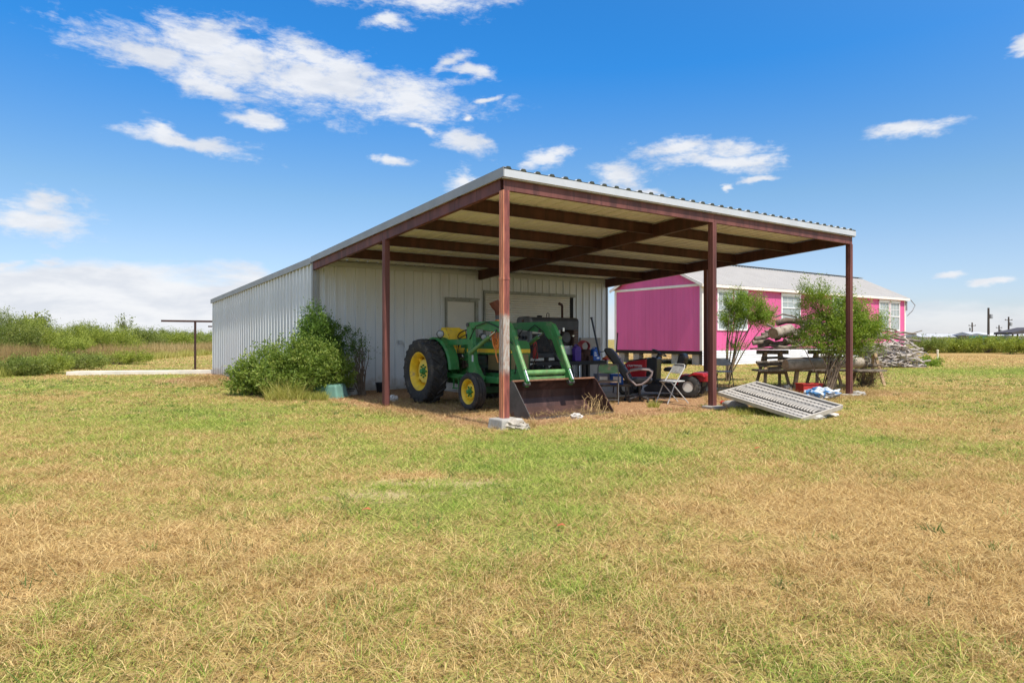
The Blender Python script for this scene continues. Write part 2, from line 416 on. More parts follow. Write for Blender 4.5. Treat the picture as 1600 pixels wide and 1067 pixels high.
def blades(pos, h, wd, lean, ntri):
    """pos (N,3); returns (N*ntri, 3, 3) triangles of bent blades"""
    N = len(pos); a = rng.uniform(0, 2*np.pi, N); b = rng.uniform(0, 2*np.pi, N)
    side = np.stack([np.cos(a), np.sin(a), np.zeros(N)], 1)*wd[:, None]/2
    ld = np.stack([np.cos(b), np.sin(b), np.zeros(N)], 1)*(h*lean)[:, None]
    up = np.zeros((N, 3)); up[:, 2] = h
    if ntri == 1:
        return np.stack([pos-side, pos+side, pos+ld+up], 1)
    mid = pos+ld*.35+up*.62
    t1 = np.stack([pos-side, pos+side, mid+side*.7], 1); t2 = np.stack([pos-side, mid+side*.7, mid-side*.7], 1)
    t3 = np.stack([mid-side*.7, mid+side*.7, pos+ld+up*.8], 1)
    return np.concatenate([t1, t2, t3], 0)
def inbarn(x, y):
    dx, dy = x-P0.x, y-P0.y; t = dx*U.x+dy*U.y; s = dx*W.x+dy*W.y
    return (t > -.02) & (t < 10.95) & (s > 9.0) & (s < 21.2)
def under(x, y):
    dx, dy = x-P0.x, y-P0.y; t = dx*U.x+dy*U.y; s = dx*W.x+dy*W.y
    return (t > .2) & (t < 10.6) & (s > .5) & (s < 9.1)
T = []; RN = []
for (y0, y1, dens, hh, ww, nt) in [(2.3, 4.5, 8000, .055, .0042, 3), (4.5, 7.5, 4200, .052, .0058, 1), (7.5, 12, 2500, .050, .0075, 1), (12, 20, 900, .05, .011, 1), (20, 34, 260, .055, .02, 1), (34, 60, 60, .06, .04, 1)]:
    area = .82*(y1*y1-y0*y0); n = int(area*dens)
    y = np.sqrt(rng.uniform(y0*y0, y1*y1, n)); x = rng.uniform(-.82, .82, n)*y
    clump = np.sin(x*9+np.sin(y*7)*2)*np.sin(y*11+np.cos(x*5)*2)*.6+.6*np.sin(x*31+3*np.sin(y*13))*np.sin(y*27+2*np.sin(x*17))
    keep = (~inbarn(x, y)) & (rng.uniform(0, 1, n) < .66+.45*clump) & ~(under(x, y) & (rng.uniform(0, 1, n) < .55))
    for (bx, by, rx, ry) in [(-.70, 6.85, .60, .18), (-1.25, 6.35, .4, .16)]: keep &= ~((((x-bx)/rx)**2+((y-by)/ry)**2 < 1.0) & (rng.uniform(0, 1, n) < .5*(1.3-(((x-bx)/rx)**2+((y-by)/ry)**2))))
    x, y = x[keep], y[keep]; clump = clump[keep]; n = len(x)
    p = np.stack([x, y, np.zeros(n)], 1)
    cl2 = np.sin(x*3.1+2*np.sin(y*2.3))*np.sin(y*3.7+1.7*np.cos(x*2.9))+.6*np.sin(x*23+y*3)*np.sin(y*19-x*5)
    h = hh*rng.uniform(.35, 1.15, n)*(1+.25*clump)*np.clip(1+.42*cl2, .35, 1.9); r = rng.uniform(0, 1, n)
    h = np.where(under(x, y), h*.5, h)
    tri = blades(p, h, np.full(n, ww)*rng.uniform(.7, 1.4, n), rng.uniform(.5, 3.0, n), nt)
    T.append(tri); RN.append(np.tile(r, nt) if nt > 1 else r)
o = npmesh('lawn_grass', np.concatenate(T), 3, BLADE, np.concatenate(RN)); tag(o, 'short dry and green lawn grass covering the ground', 'grass'); o['kind'] = 'stuff'

# ------------------------------------------------------------------ carport (local frame: x along the front, y towards the barn)
Z0 = 4.22; SL = .062; LEN = 10.82; DEP = 9.04
def zr(s): return Z0-SL*s
barn_o = Vector((P0.x, P0.y, 0))
cp = thing('carport', 'open rust-red steel carport with tan sloping roof sheltering the tractor', 'carport', barn_o, ANG)
def rib_profile(a0, a1, pitch=.305, h=.055, first=None):
    pts = [(a0, 0)]; k = math.ceil((a0-.001)/pitch) if first is None else first
    c = k*pitch
    while c < a1+.02:
        for o_, hh_ in ((-.038, 0), (-.020, h), (.020, h), (.038, 0)):
            q = c+o_
            if a0+1e-4 < q < a1-1e-4: pts.append((q, hh_))
        c += pitch
    for sub in (.10, .20):
        pass
    pts.append((a1, 0)); return pts
# roof sheets, ribs down the slope
for i in range(12):
    a0 = -.06+i*.915; a1 = min(a0+.915, LEN+.06)
    if a1-a0 < .1: continue
    pr = [(a, z+.003*(i % 2)) for a, z in rib_profile(a0, a1)]
    b = MB(); vs = []
    for (a, z) in pr:
        for s in (-.10, 9.016): vs.append((a, s, zr(s)-.02+z))
    for (a, z) in pr:
        for s in (-.10, 9.016): vs.append((a, s, zr(s)-.024+z))
    n = len(pr); k = 2*n
    fs = [(2*j, 2*j+2, 2*j+3, 2*j+1) for j in range(n-1)]+[(k+2*j+1, k+2*j+3, k+2*j+2, k+2*j) for j in range(n-1)]
    fs += [(2*j+2, 2*j, k+2*j, k+2*j+2) for j in range(n-1)]
    b.add(vs, fs); o = b.obj('roof_panel', SOFFIT, cp)
def channel(b, p, q, depth, fl=.06, th=.006, side=1):
    """C-channel hanging below the line p-q"""
    p, q = Vector(p), Vector(q); d = (q-p).normalized(); s_ = d.cross(Vector((0, 0, 1))).normalized()*side
    for (w_, z_, dw, dz) in ((0, -depth/2, th, depth), (fl/2, -th/2, fl, th), (fl/2, -depth+th/2, fl, th)):
        o_ = s_*w_+Vector((0, 0, z_)); b.bar(p+o_, q+o_, dw, dz)
for s in (1.62, 3.45, 5.30, 7.15):
    for (ta, tb) in ((.07, 5.26), (5.40, LEN-.07)):
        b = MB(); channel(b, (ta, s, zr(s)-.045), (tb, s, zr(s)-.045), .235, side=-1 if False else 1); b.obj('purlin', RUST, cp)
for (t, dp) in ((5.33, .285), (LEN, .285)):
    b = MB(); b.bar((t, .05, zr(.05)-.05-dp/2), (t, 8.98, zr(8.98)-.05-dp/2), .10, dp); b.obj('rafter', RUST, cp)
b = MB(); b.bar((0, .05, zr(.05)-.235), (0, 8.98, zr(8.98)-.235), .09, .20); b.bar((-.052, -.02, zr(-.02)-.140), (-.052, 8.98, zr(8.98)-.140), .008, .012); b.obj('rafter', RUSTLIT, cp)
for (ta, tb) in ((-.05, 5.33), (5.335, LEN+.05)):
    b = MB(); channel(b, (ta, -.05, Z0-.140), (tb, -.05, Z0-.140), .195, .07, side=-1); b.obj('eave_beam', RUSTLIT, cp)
b = MB(); b.box(-.09, LEN+.09, -.13, -.115, Z0-.135, Z0-.012); b.box(-.09, LEN+.09, -.115, -.06, Z0-.155, Z0-.148); b.obj('eave_trim', TRIMW, cp)
b = MB(); b.box(-.09, LEN+.09, -.125, -.105, Z0-.012, Z0+.004)
for i in range(37):
    if -.06 < i*.305 < LEN+.06: b.prism([(i*.305-.055, Z0+.004), (i*.305-.03, Z0+.040), (i*.305+.03, Z0+.040), (i*.305+.055, Z0+.004)], lambda p, q, r: (p, -.115+r, q), .03)
b.obj('rib_closure', mat('dark_foam_closure', (.05, .055, .04), .8), cp, kind='stuff')
b = MB()
b.bar((-.095, -.115, zr(-.1)-.065), (-.095, 9.0, zr(9.0)-.065), .012, .15); b.bar((-.05, -.115, zr(-.1)+.016), (-.05, 9.0, zr(9)+.016), .10, .008)
b.obj('rake_trim', TRIMG, cp)
b = MB(); b.bar((LEN+.095, -.115, zr(-.1)-.065), (LEN+.095, 9.0, zr(9.0)-.065), .012, .15); b.bar((LEN+.05, -.115, zr(-.1)+.016), (LEN+.05, 9.0, zr(9)+.016), .10, .008); b.obj('rake_trim', TRIMG, cp)
# posts: the corner one is faded in the middle and orange primer on its left face
def post_material():
    m = bpy.data.materials.new('faded_corner_post'); m.use_nodes = True; w = NT(m.node_tree); bs = w.n['Principled BSDF']
    tc = w.new('ShaderNodeTexCoord'); v = tc.outputs['Object']; s = w.new('ShaderNodeSeparateXYZ'); w.link(v, s.inputs[0])
    n = w.noise(w.mapping(v, scale=(6, 6, 1)), 3, 6, .65)
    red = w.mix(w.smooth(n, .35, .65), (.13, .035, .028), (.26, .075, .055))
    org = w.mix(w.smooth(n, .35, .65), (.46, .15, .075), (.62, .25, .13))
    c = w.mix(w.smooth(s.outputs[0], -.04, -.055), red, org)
    gry = w.mix(w.smooth(w.noise(w.mapping(v, scale=(9, 9, 2)), 4, 7, .7), .4, .62), (.42, .40, .36), (.30, .19, .14))
    zz = w.math('ADD', s.outputs[2], w.math('MULTIPLY', w.math('SUBTRACT', n, .5), .22))
    band = w.math('MULTIPLY', w.smooth(zz, .82, 1.0), w.smooth(zz, 1.90, 1.80))
    c = w.mix(w.math('MULTIPLY', band, .92), c, gry)
    w.link(c, bs.inputs['Base Color']); bs.inputs['Roughness'].default_value = .6
    return m
PM = post_material()
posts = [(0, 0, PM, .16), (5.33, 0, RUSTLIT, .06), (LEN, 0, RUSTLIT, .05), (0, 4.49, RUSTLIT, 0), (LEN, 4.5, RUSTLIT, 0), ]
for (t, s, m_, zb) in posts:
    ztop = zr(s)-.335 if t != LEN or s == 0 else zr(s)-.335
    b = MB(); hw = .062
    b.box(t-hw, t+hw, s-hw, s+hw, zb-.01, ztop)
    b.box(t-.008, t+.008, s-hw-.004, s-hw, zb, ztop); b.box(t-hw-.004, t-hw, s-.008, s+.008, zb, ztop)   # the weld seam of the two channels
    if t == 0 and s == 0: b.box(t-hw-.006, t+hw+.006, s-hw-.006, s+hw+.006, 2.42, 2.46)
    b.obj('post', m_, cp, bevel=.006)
    if zb:
        q = random.Random(int(t)); bb = MB(); z1 = zb; hs = .20 if zb > .1 else .17
        vs = []
        for z, k in ((-.03, 1.06), (z1, 1.0)):
            for (x, y) in ((-1, -1), (1, -1), (1, 1), (-1, 1)): vs.append((t+x*hs*k*q.uniform(.9, 1.1), s+y*hs*k*q.uniform(.9, 1.1)-.03, z))
        bb.add(vs, [(3, 2, 1, 0), (4, 5, 6, 7), (0, 1, 5, 4), (1, 2, 6, 5), (2, 3, 7, 6), (3, 0, 4, 7)]); bb.obj('footing', CONC, cp, bevel=.02)

# ------------------------------------------------------------------ the barn
BW = 10.90; BD = 21.1
def zb_(s): return 3.66-(s-9.04)*.0464
barn = thing('metal_barn', 'pale grey ribbed metal barn with walk-in door and roll-up door under the carport', 'barn', barn_o, ANG)
def ribwall(fr, a0, a1, z0f, z1f, name='wall_panel', h=.042):
    """ribbed sheet; fr(a, off, z) places it"""
    pr = rib_profile(a0, a1, h=h)
    q = [];
    for (x, y) in pr: q.append((x, y))
    full = []
    for j, (x, y) in enumerate(q):
        full.append((x, y))
        if j+1 < len(q) and y == 0 and q[j+1][1] == 0 and q[j+1][0]-x > .15:      # two low stiffening beads between the ribs
            for f_ in (.36, .64):
                c = x+(q[j+1][0]-x)*f_; full += [(c-.014, 0), (c-.005, .006), (c+.005, .006), (c+.014, 0)]
    vs = []
    for (a, o_) in full: vs += [fr(a, o_, z0f(a)), fr(a, o_, z1f(a))]
    n = len(full)
    return MB().add(vs, [(2*j, 2*j+2, 2*j+3, 2*j+1) for j in range(n-1)]).obj(name, WALLM, barn)
# side wall (towards the left): a runs along s
a = 9.06
while a < BD-.01:
    a1 = min(a+.915, BD); ribwall(lambda q, o_, z: (-o_, q, z), a, a1, lambda q: .02, lambda q: zb_(q)-.10, h=.048); a = a1
D0, D1, DT = 4.10, 5.29, 2.69; RO0, RO1, RT = 5.51, 9.30, 2.98
cuts = sorted(set([0.0, D0, D1, RO0, RO1, BW]+[round(.10+.915*i, 3) for i in range(12) if .10+.915*i < BW]))
cuts = [c for i, c in enumerate(cuts)]
for c0, c1 in zip(cuts[:-1], cuts[1:]):
    if c1-c0 < .03: continue
    mid = (c0+c1)/2; zlo = DT if D0 < mid < D1 else RT if RO0 < mid < RO1 else .02
    ribwall(lambda q, o_, z: (q, 9.04-o_, z), c0, c1, lambda q: zlo, lambda q: 3.615)
# rear and right walls, plain ribbed too
b = MB(); b.box(0, BW, BD-.02, BD, 0, zb_(BD)-.1); b.obj('rear_wall', WALLM, barn)
b = MB(); b.add([(BW, 9.05, 0), (BW, BD, 0), (BW, BD, zb_(BD)-.1), (BW, 9.05, 3.52)], [(0, 1, 2, 3)]); b.obj('side_wall', WALLM, barn)
b = MB(); b.add([(-.05, 9.0165, 3.66), (BW+.05, 9.0165, 3.66), (BW+.05, BD+.1, zb_(BD+.1)), (-.05, BD+.1, zb_(BD+.1)),
                 (-.05, 9.0165, 3.62), (BW+.05, 9.0165, 3.62), (BW+.05, BD+.1, zb_(BD+.1)-.03), (-.05, BD+.1, zb_(BD+.1)-.03)],
                [(0, 1, 2, 3), (7, 6, 5, 4), (0, 4, 5, 1), (1, 5, 6, 2), (2, 6, 7, 3), (3, 7, 4, 0)]); b.obj('roof', TRIMG, barn)
b = MB(); b.bar((-.07, 9.06, 3.585), (-.07, BD+.12, zb_(BD+.12)-.075), .03, .17); b.obj('rake_trim', TRIMG, barn)
b = MB(); b.box(-.045, .012, 9.00, 9.012, .02, 3.62); b.box(-.045, -.034, 9.012, 9.10, .02, 3.62); b.obj('corner_trim', TRIMG, barn)
b = MB(); b.box(BW-.03, BW+.03, 8.99, 9.0, .02, 3.5); b.box(BW+.02, BW+.03, 9.0, 9.1, .02, 3.5); b.obj('corner_trim', TRIMG, barn)
b = MB(); b.box(.02, BW, 8.93, 8.985, 3.55, 3.562); b.box(.02, BW, 8.975, 8.985, 3.46, 3.60); b.obj('header_trim', TRIMW, barn)
b = MB(); b.box(0.05, .14, 8.985, 8.998, .02, 3.45); b.obj('downspout', TRIMG, barn, bevel=.01)
# walk-in door
b = MB(); b.box(D0+.06, D1-.10, 9.055, 9.09, .05, DT-.07); dr = b.obj('door', BEIGE, barn, bevel=.004)
b = MB(); b.box(D0+.0, D0+.06, 8.975, 9.10, .02, DT); b.box(D1-.10, D1, 8.975, 9.10, .02, DT); b.box(D0+.06, D1-.10, 8.975, 9.10, DT-.07, DT)
b.obj('frame', DENTG, dr, bevel=.004)
b = MB(); b.box(D0-.03, D1+.03, 8.94, 8.975, DT-.01, DT+.05); b.obj('lintel_flashing', DENTG, dr)
b = MB(); b.lathe([(.005, 0), (.03, .005), (.03, .03), (.012, .035), (.012, .06), (.035, .07), (.035, .09), (.005, .10)], (D0+.13, 9.05, 1.1), (0, -1, 0), 12); b.obj('handle', CHROME, dr, smooth=True)
# roll-up door: curtain of narrow slats
b = MB(); z = .04; k = 0
while z < RT-.09:
    b.prism([(9.055, z), (9.035, z+.012), (9.030, z+.04), (9.040, z+.064), (9.055, z+.072), (9.07, z+.07), (9.07, z+.002)], lambda p, q, r: ((RO0+RO1)/2-.04+r, p, q), RO1-RO0-.26); z += .076; k += 1
ru = b.obj('roll_up_door', BEIGE, barn)
b = MB(); b.box(RO0+.0, RO0+.05, 8.97, 9.10, .02, RT); b.obj('rail_or_dark_gap', DENTG, ru)
b = MB(); b.box(RO1-.17, RO1-.002, 9.05, 9.10, .02, RT-.08); b.obj('rail_or_dark_gap', DARKGAP, ru)  # near-black strip: shade of the open gap put into its colour
b = MB(); b.box(RO0-.03, RO1+.03, 8.95, 8.985, RT-.07, RT+.03); b.obj('header', DENTG, ru)
b = MB(); b.box(RO0, RO1, 9.2, 9.22, 0, RT); b.obj('door_backing', DARKGAP, barn)
b = MB(); b.box(-.05, BW+.05, 8.90, 9.035, -.05, .07); b.obj('slab_edge', CONC, barn)
# screw heads along the front wall girts
b = MB()
for zz in (1.35, 2.35):
    for i in range(34):
        t = .25+i*.305+.08
        if D0-.1 < t < D1+.1 or RO0-.1 < t < RO1+.1: continue
        b.box(t, t+.018, 9.022, 9.034, zz, zz+.018)
b.obj('screws', DENTG, barn, kind='stuff')
# electrical socket box
tt = on_line(P0+W*9.04, U, 624)
b = MB(); b.box(tt-.05, tt+.05, 8.95, 9.0, 1.30, 1.42); b.box(tt-.03, tt+.03, 8.935, 8.95, 1.33, 1.39); b.tube([(tt+.07, 8.98, 1.40), (tt+.09, 8.97, 1.3), (tt+.12, 8.98, .9)], .008, 6); b.obj('socket_box', TRIMW, barn)
# dusty concrete apron inside the carport, near the house side
b = MB(); b.box(3.2, 10.4, 3.2, 8.9, -.05, .012); b.obj('concrete_pad', CONC, None, kind='structure').matrix_world = Matrix.Translation(barn_o) @ Matrix.Rotation(ANG, 4, 'Z')

# ------------------------------------------------------------------ the pink house
HC = Vector((10.5, 37.6, 0)); HL = 23.6; HW = 6.8; HZ0 = .81; HZ1 = 4.42; RZ = 6.25
PINK = mat('pink_board_siding', (.64, .105, .28), .6, 0, .10, 1.0, (.57, .115, .27), 2, .5, .7, .05, 20, streak=True)
PINKG = PINK
HROOF = mat('pale_metal_roofing', (.33, .31, .285), .65, .0, .06, 1)
CREAM = mat('cream_trim_paint', (.80, .73, .66), .55, 0, .06, 3)
WHITE = mat('white_paint', (.80, .80, .78), .5, 0, .05, 3)
VINYL = mat('white_vinyl_skirting', (.74, .75, .76), .5, 0, .08, 2)
GLASS = glassmat('window_glass', (.30, .34, .34))
house = thing('pink_house', 'long raised hot-pink wooden house with white-trimmed windows and pale metal roof', 'house', HC, ANG)
def siding(fr, a0, a1, z0, z1f, pitch=.30):
    b = MB(); a = a0
    while a < a1-.01:
        e = min(a+pitch, a1); g_ = .012
        vs = [fr(x, o_, z) for (x, o_) in ((a, .012), (a+g_, 0), (e-g_, 0), (e, .012)) for z in (z0, z1f(x))]
        b.add(vs, [(0, 2, 3, 1), (2, 4, 5, 3), (4, 6, 7, 5)]); a = e
    return b
siding(lambda x, o_, z: (x, o_, z), 0, HL, HZ0, lambda x: HZ1).obj('siding_wall', PINK, house)
siding(lambda x, o_, z: (o_, x, z), 0, HW, HZ0, lambda x: HZ1).obj('siding_wall', PINK, house)
siding(lambda x, o_, z: (o_, x, z), 0, HW, HZ1+.12, lambda x: HZ1+.13+(RZ-HZ1-.2)*(1-abs(x-HW/2)/(HW/2))).obj('gable_siding', PINK, house)
b = MB(); b.box(HL-.02, HL, 0.02, HW, HZ0, HZ1); b.box(.02, HL, HW-.02, HW, HZ0, HZ1); b.obj('siding_wall', PINK, house)
b = MB(); b.box(.05, HL-.05, .05, HW-.05, HZ0-.22, HZ0); b.obj('floor_frame', mat('dark_floor_frame', (.03, .025, .02), .9), house)
ohe = .22
for sgn in (1, -1):
    pr = []
    # ribs run down the slope; build as profile across x
    b = MB(); xs = []
    x = -.28
    while x < HL+.28:
        xs += [(x, 0), (x+.24, 0), (x+.26, .018), (x+.29, .018)]; x += .31
    vs = []
    for (x, o_) in xs:
        if sgn > 0: lo = (-ohe, HZ1+.10-.10); yy = (-ohe, HW/2)
        else: yy = (HW+ohe, HW/2)
        zlo = HZ1+.12-ohe*.1; vs += [(x, yy[0], zlo+o_), (x, yy[1], RZ+o_)]
    n = len(xs); b.add(vs, [(2*j, 2*j+2, 2*j+3, 2*j+1) for j in range(n-1)]); b.obj('roof', HROOF, house)
b = MB()
for i in range(76):
    x = -.28+.31*i+.25; b.box(x, x+.07, HW/2-.09, HW/2+.09, RZ+.025, RZ+.07)
b.obj('ridge_closure', mat('dark_ridge_gap', (.05, .05, .05), .8), house, kind='stuff')
b = MB(); b.box(-.28, HL+.28, HW/2-.13, HW/2+.13, RZ+.07, RZ+.085); b.obj('ridge_cap', HROOF, house)
b = MB(); b.box(-.25, HL+.25, -ohe-.02, -ohe+.01, HZ1-.08, HZ1+.085); b.box(-.25, HL+.25, -ohe+.01, -.005, HZ1-.08, HZ1-.06); b.obj('fascia', CREAM, house)
for sgn in (1, -1):
    y0_ = -ohe if sgn > 0 else HW+ohe
    for xx in (-.27, HL+.27): b = MB(); b.bar((xx, y0_, HZ1+.02), (xx, HW/2, RZ-.08), .04, .16); b.obj('rake_board', CREAM, house)
b = MB(); b.box(-.035, 0, 0, HW, HZ1-.02, HZ1+.12); b.obj('gable_band', CREAM, house)
b = MB()
b.box(-.03, .0, -.03, .13, HZ0, HZ1-.02); b.box(0, .13, -.03, 0, HZ0, HZ1-.08); b.obj('corner_board', CREAM, house)
b = MB(); b.box(-.03, 0, HW-.13, HW+.03, HZ0, HZ1-.02); b.obj('corner_board', CREAM, house)
b = MB(); b.box(HL-.13, HL+.03, -.03, 0, HZ0, HZ1-.08); b.obj('corner_board', CREAM, house)
b = MB(); b.box(-.02, 0, .13, HW-.13, HZ0-.02, HZ0+.03); b.obj('base_trim', PINK, house)
# skirting under the long side, open piers under the gable end
b = MB(); z = 0.0
while z < HZ0-.02:
    b.prism([(-.015, z), (-.045, z+.0), (-.02, z+.135), (-.015, z+.135)], lambda p, q, r: (HL/2+r, p, q), HL); z += .135
sk = b.obj('skirting', VINYL, house)
PIER = mat('grey_block_pier', (.34, .31, .27), .9, 0, .2, 3, None, 2, .5, .62, .4, 30)
for y in (.55, 2.05, 3.6, 5.1, 6.35):
    for k in range(4):
        b = MB(); b.box(.12, .52, y-.24, y+.24, k*.155, k*.155+.148); b.obj('pier_block', PIER, house)
def window(t0, t1, z0, z1, two=True, mun=True):
    fw = .09
    b = MB(); b.box(t0+fw, t1-fw, -.010, -.004, z0+fw, z1-fw); p = b.obj('window', GLASS, house)
    b = MB(); b.box(t0, t0+fw, -.06, -.002, z0, z1); b.box(t1-fw, t1, -.06, -.002, z0, z1); b.box(t0+fw, t1-fw, -.06, -.002, z1-fw, z1)
    b.box(t0-.04, t1+.04, -.075, -.061, z1-.01, z1+.10); b.box(t0+fw, t1-fw, -.06, -.002, z0, z0+fw); b.obj('frame', WHITE, p)
    b = MB(); zm = (z0+z1)/2; b.box(t0+fw, t1-fw, -.045, -.011, zm-.03, zm+.03)
    b.obj('sash_rail', WHITE, p)
    if mun:
        b = MB()
        for f_ in (.33, .67): x = t0+fw+(t1-t0-2*fw)*f_; b.box(x-.014, x+.014, -.022, -.011, zm+.03, z1-fw)
        for zz in (zm+(z1-fw-zm)*.5,): b.box(t0+fw, t1-fw, -.030, -.0225, zz-.014, zz+.014)
        b.obj('muntin', WHITE, p)
def wt(px): return on_line(HC, U, px)
window(wt(1120), wt(1144), 1.95, 4.2); window(wt(1146.5), wt(1167), 1.95, 4.2)
window(wt(1220), wt(1250), 2.6, 4.2); window(wt(1373), wt(1388.5), 2.05, 4.2); window(wt(1390), wt(1405), 2.05, 4.2); window(wt(1300), wt(1318), 2.6, 4.2)
b = MB(); b.box(HL-.02, HL+.12, -.12, -.02, 3.6, 4.3); b.tube([(HL+.25, -.3, 4.4), (HL+.5, -.5, 4.0), (HL+.3, -.4, 3.6), (HL+.1, -.1, 3.2)], .03, 6); b.obj('meter_box', mat('grey_box', (.25, .26, .27), .5), house)
b = MB(); b.lathe([(.02, 0), (.11, .02), (.13, .12), (.02, .16)], (-.04, HW-.45, HZ1-.12+.5), (-1, 0, -.3), 12); b.obj('gable_lamp', mat('dark_pink_lamp', (.25, .05, .1), .5), house, smooth=True)
# ------------------------------------------------------------------ tractor (local: x forward, y to its left, z up; origin under the rear axle)
TO = Vector((-1.29, 15.996, 0)); TA = math.atan2(-.8124, .5831)
tr = thing('tractor', 'green farm tractor with yellow wheels and a front loader, parked under the carport', 'tractor', TO, TA)
def tyre_mesh(r, w, rim, lugs, smooth_front=False):
    b = MB(); hw = w/2
    prof = [(rim, -hw*.72), (rim+.03, -hw*.86), (rim+(r-rim)*.45, -hw*1.0), (r*.93, -hw*.93), (r*.965, -hw*.78), (r*.965 if lugs else r, -hw*.35),
            (r*.972 if lugs else r, 0), (r*.965 if lugs else r, hw*.35), (r*.965, hw*.78), (r*.93, hw*.93), (rim+(r-rim)*.45, hw*1.0), (rim+.03, hw*.86), (rim, hw*.72)]
    if not lugs:
        prof = [(rim, -hw*.72), (rim+.02, -hw*.9), (rim+(r-rim)*.5, -hw*1.02), (r*.92, -hw*.92), (r*.975, -hw*.72), (r*.975, -hw*.50), (r*.95, -hw*.48), (r*.95, -hw*.42), (r, -hw*.40), (r, -hw*.08), (r*.965, -hw*.06),
                (r*.965, hw*.06), (r, hw*.08), (r, hw*.40), (r*.95, hw*.42), (r*.95, hw*.48), (r*.975, hw*.50), (r*.975, hw*.72), (r*.92, hw*.92), (rim+(r-rim)*.5, hw*1.02), (rim+.02, hw*.9), (rim, hw*.72)]
    b.lathe(prof, (0, 0, 0), (0, 1, 0), 48, closed=True)
    if lugs:
        for i in range(lugs):
            for sg in (1, -1):
                t0 = 2*math.pi*(i+(.5 if sg > 0 else 0))/lugs; P = []
                for (f_, yy, rr) in ((0, .02, r*.965), (.35, hw*.5, r*.96), (.62, hw*.90, r*.94), (.68, hw*1.01, r*.84)):
                    t = t0+f_*2*math.pi/lugs*1.15
                    P.append((math.cos(t), math.sin(t), yy*sg, rr))
                for (c0, s0, ya, ra), (c1, s1, yb, rb) in zip(P[:-1], P[1:]):
                    vs = []
                    for (c_, s_, y_, r_) in ((c0, s0, ya, ra), (c1, s1, yb, rb)):
                        tx, tz = -s_, c_; h = .038 if r_ > r*.9 else .022
                        for (dw, dr_) in ((-.028, -.02), (.028, -.02), (.018, h), (-.018, h)):
                            vs.append((c_*(r_+dr_)+tx*dw, y_, s_*(r_+dr_)+tz*dw))
                    b.add(vs, [(0, 1, 2, 3), (7, 6, 5, 4), (0, 4, 5, 1), (1, 5, 6, 2), (2, 6, 7, 3), (3, 7, 4, 0)])
    return b
def wheel(name, x, y, r, w, rim, lugs, out):
    """out: +1 when the outer face looks along +y"""
    e = rim; hw = w/2
    b = MB()
    b.lathe([(e*.99, -hw*.75), (e*1.04, -hw*.78), (e*1.04, -hw*.70), (e*.90, -hw*.55), (e*.86, 0), (e*.90, hw*.55), (e*1.04, hw*.70), (e*1.04, hw*.80), (e*.99, hw*.79), (e*.84, hw*.50), (e*.80, 0), (e*.84, -hw*.6)], (0, 0, 0), (0, out, 0), 40, closed=True)
    root = b.obj(name, YELLOW, tr, smooth=True); root.location = (x, y, r)
    tyre_mesh(r, w, rim, lugs).obj('tyre', BLACK, root, smooth=not lugs or True)
    b = MB(); o_ = -.02 if lugs else -.01
    b.lathe([(e*.64, o_-.03) if lugs else (e*.86, o_-.03), (e*.64, o_) if lugs else (e*.86, o_), (e*.64, o_+.01), (e*.62, o_+.05), (e*.56, o_+.055), (e*.30, o_+.05), (.02, o_+.05)], (0, 0, 0), (0, out, 0), 40)
    b.obj('wheel_disc', YELP if lugs else YELLOW, root, smooth=True)
    if lugs:
        b = MB(); b.lathe([(e*.86, o_-.07), (e*.80, o_-.06), (e*.62, o_-.0), (e*.62, o_-.02), (e*.86, o_-.09)], (0, 0, 0), (0, out, 0), 40, closed=True); b.obj('disc_ring', YELLOW, root, smooth=True)
    b = MB(); hr = e*.18 if lugs else e*.22
    b.lathe([(hr*1.1, o_+.04), (hr*1.1, o_+.075), (hr*.8, o_+.085), (hr*.75, o_+.13), (hr*.3, o_+.14)], (0, 0, 0), (0, out, 0), 20)
    for i in range(8 if lugs else 6):
        t = 2*math.pi*i/(8 if lugs else 6); R_ = e*(.32 if lugs else .42)
        b.lathe([(e*.055, o_+.05), (e*.055, o_+.08), (e*.03, o_+.085)], (R_*math.cos(t), 0, R_*math.sin(t)), (0, out, 0), 6)
        if not lugs: b.bar((0, out*(o_+.062), 0), (R_*math.cos(t), out*(o_+.062), R_*math.sin(t)), .022, .02, (0, 1, 0))
    b.obj('hub', GREEN, root)
    if lugs:
        b = MB()
        for i in range(4):
            t = 2*math.pi*(i+.4)/4; b.bar((e*.60*math.cos(t), out*(o_+.03), e*.60*math.sin(t)), (e*.92*math.cos(t), out*(o_+.05), e*.92*math.sin(t)), .07, .04, (0, 1, 0))
        b.obj('rim_lug', YELLOW, root)
    return root
wheel('rear_wheel', 0, -.85, .725, .42, .42, 22, -1); wheel('rear_wheel', 0, .85, .725, .42, .42, 22, 1)
wheel('front_wheel', 2.0, -.85, .385, .25, .25, 0, -1); wheel('front_wheel', 2.0, .85, .385, .25, .25, 0, 1)
fxz = lambda y: (lambda a, b_, c: (a, y+c, b_))
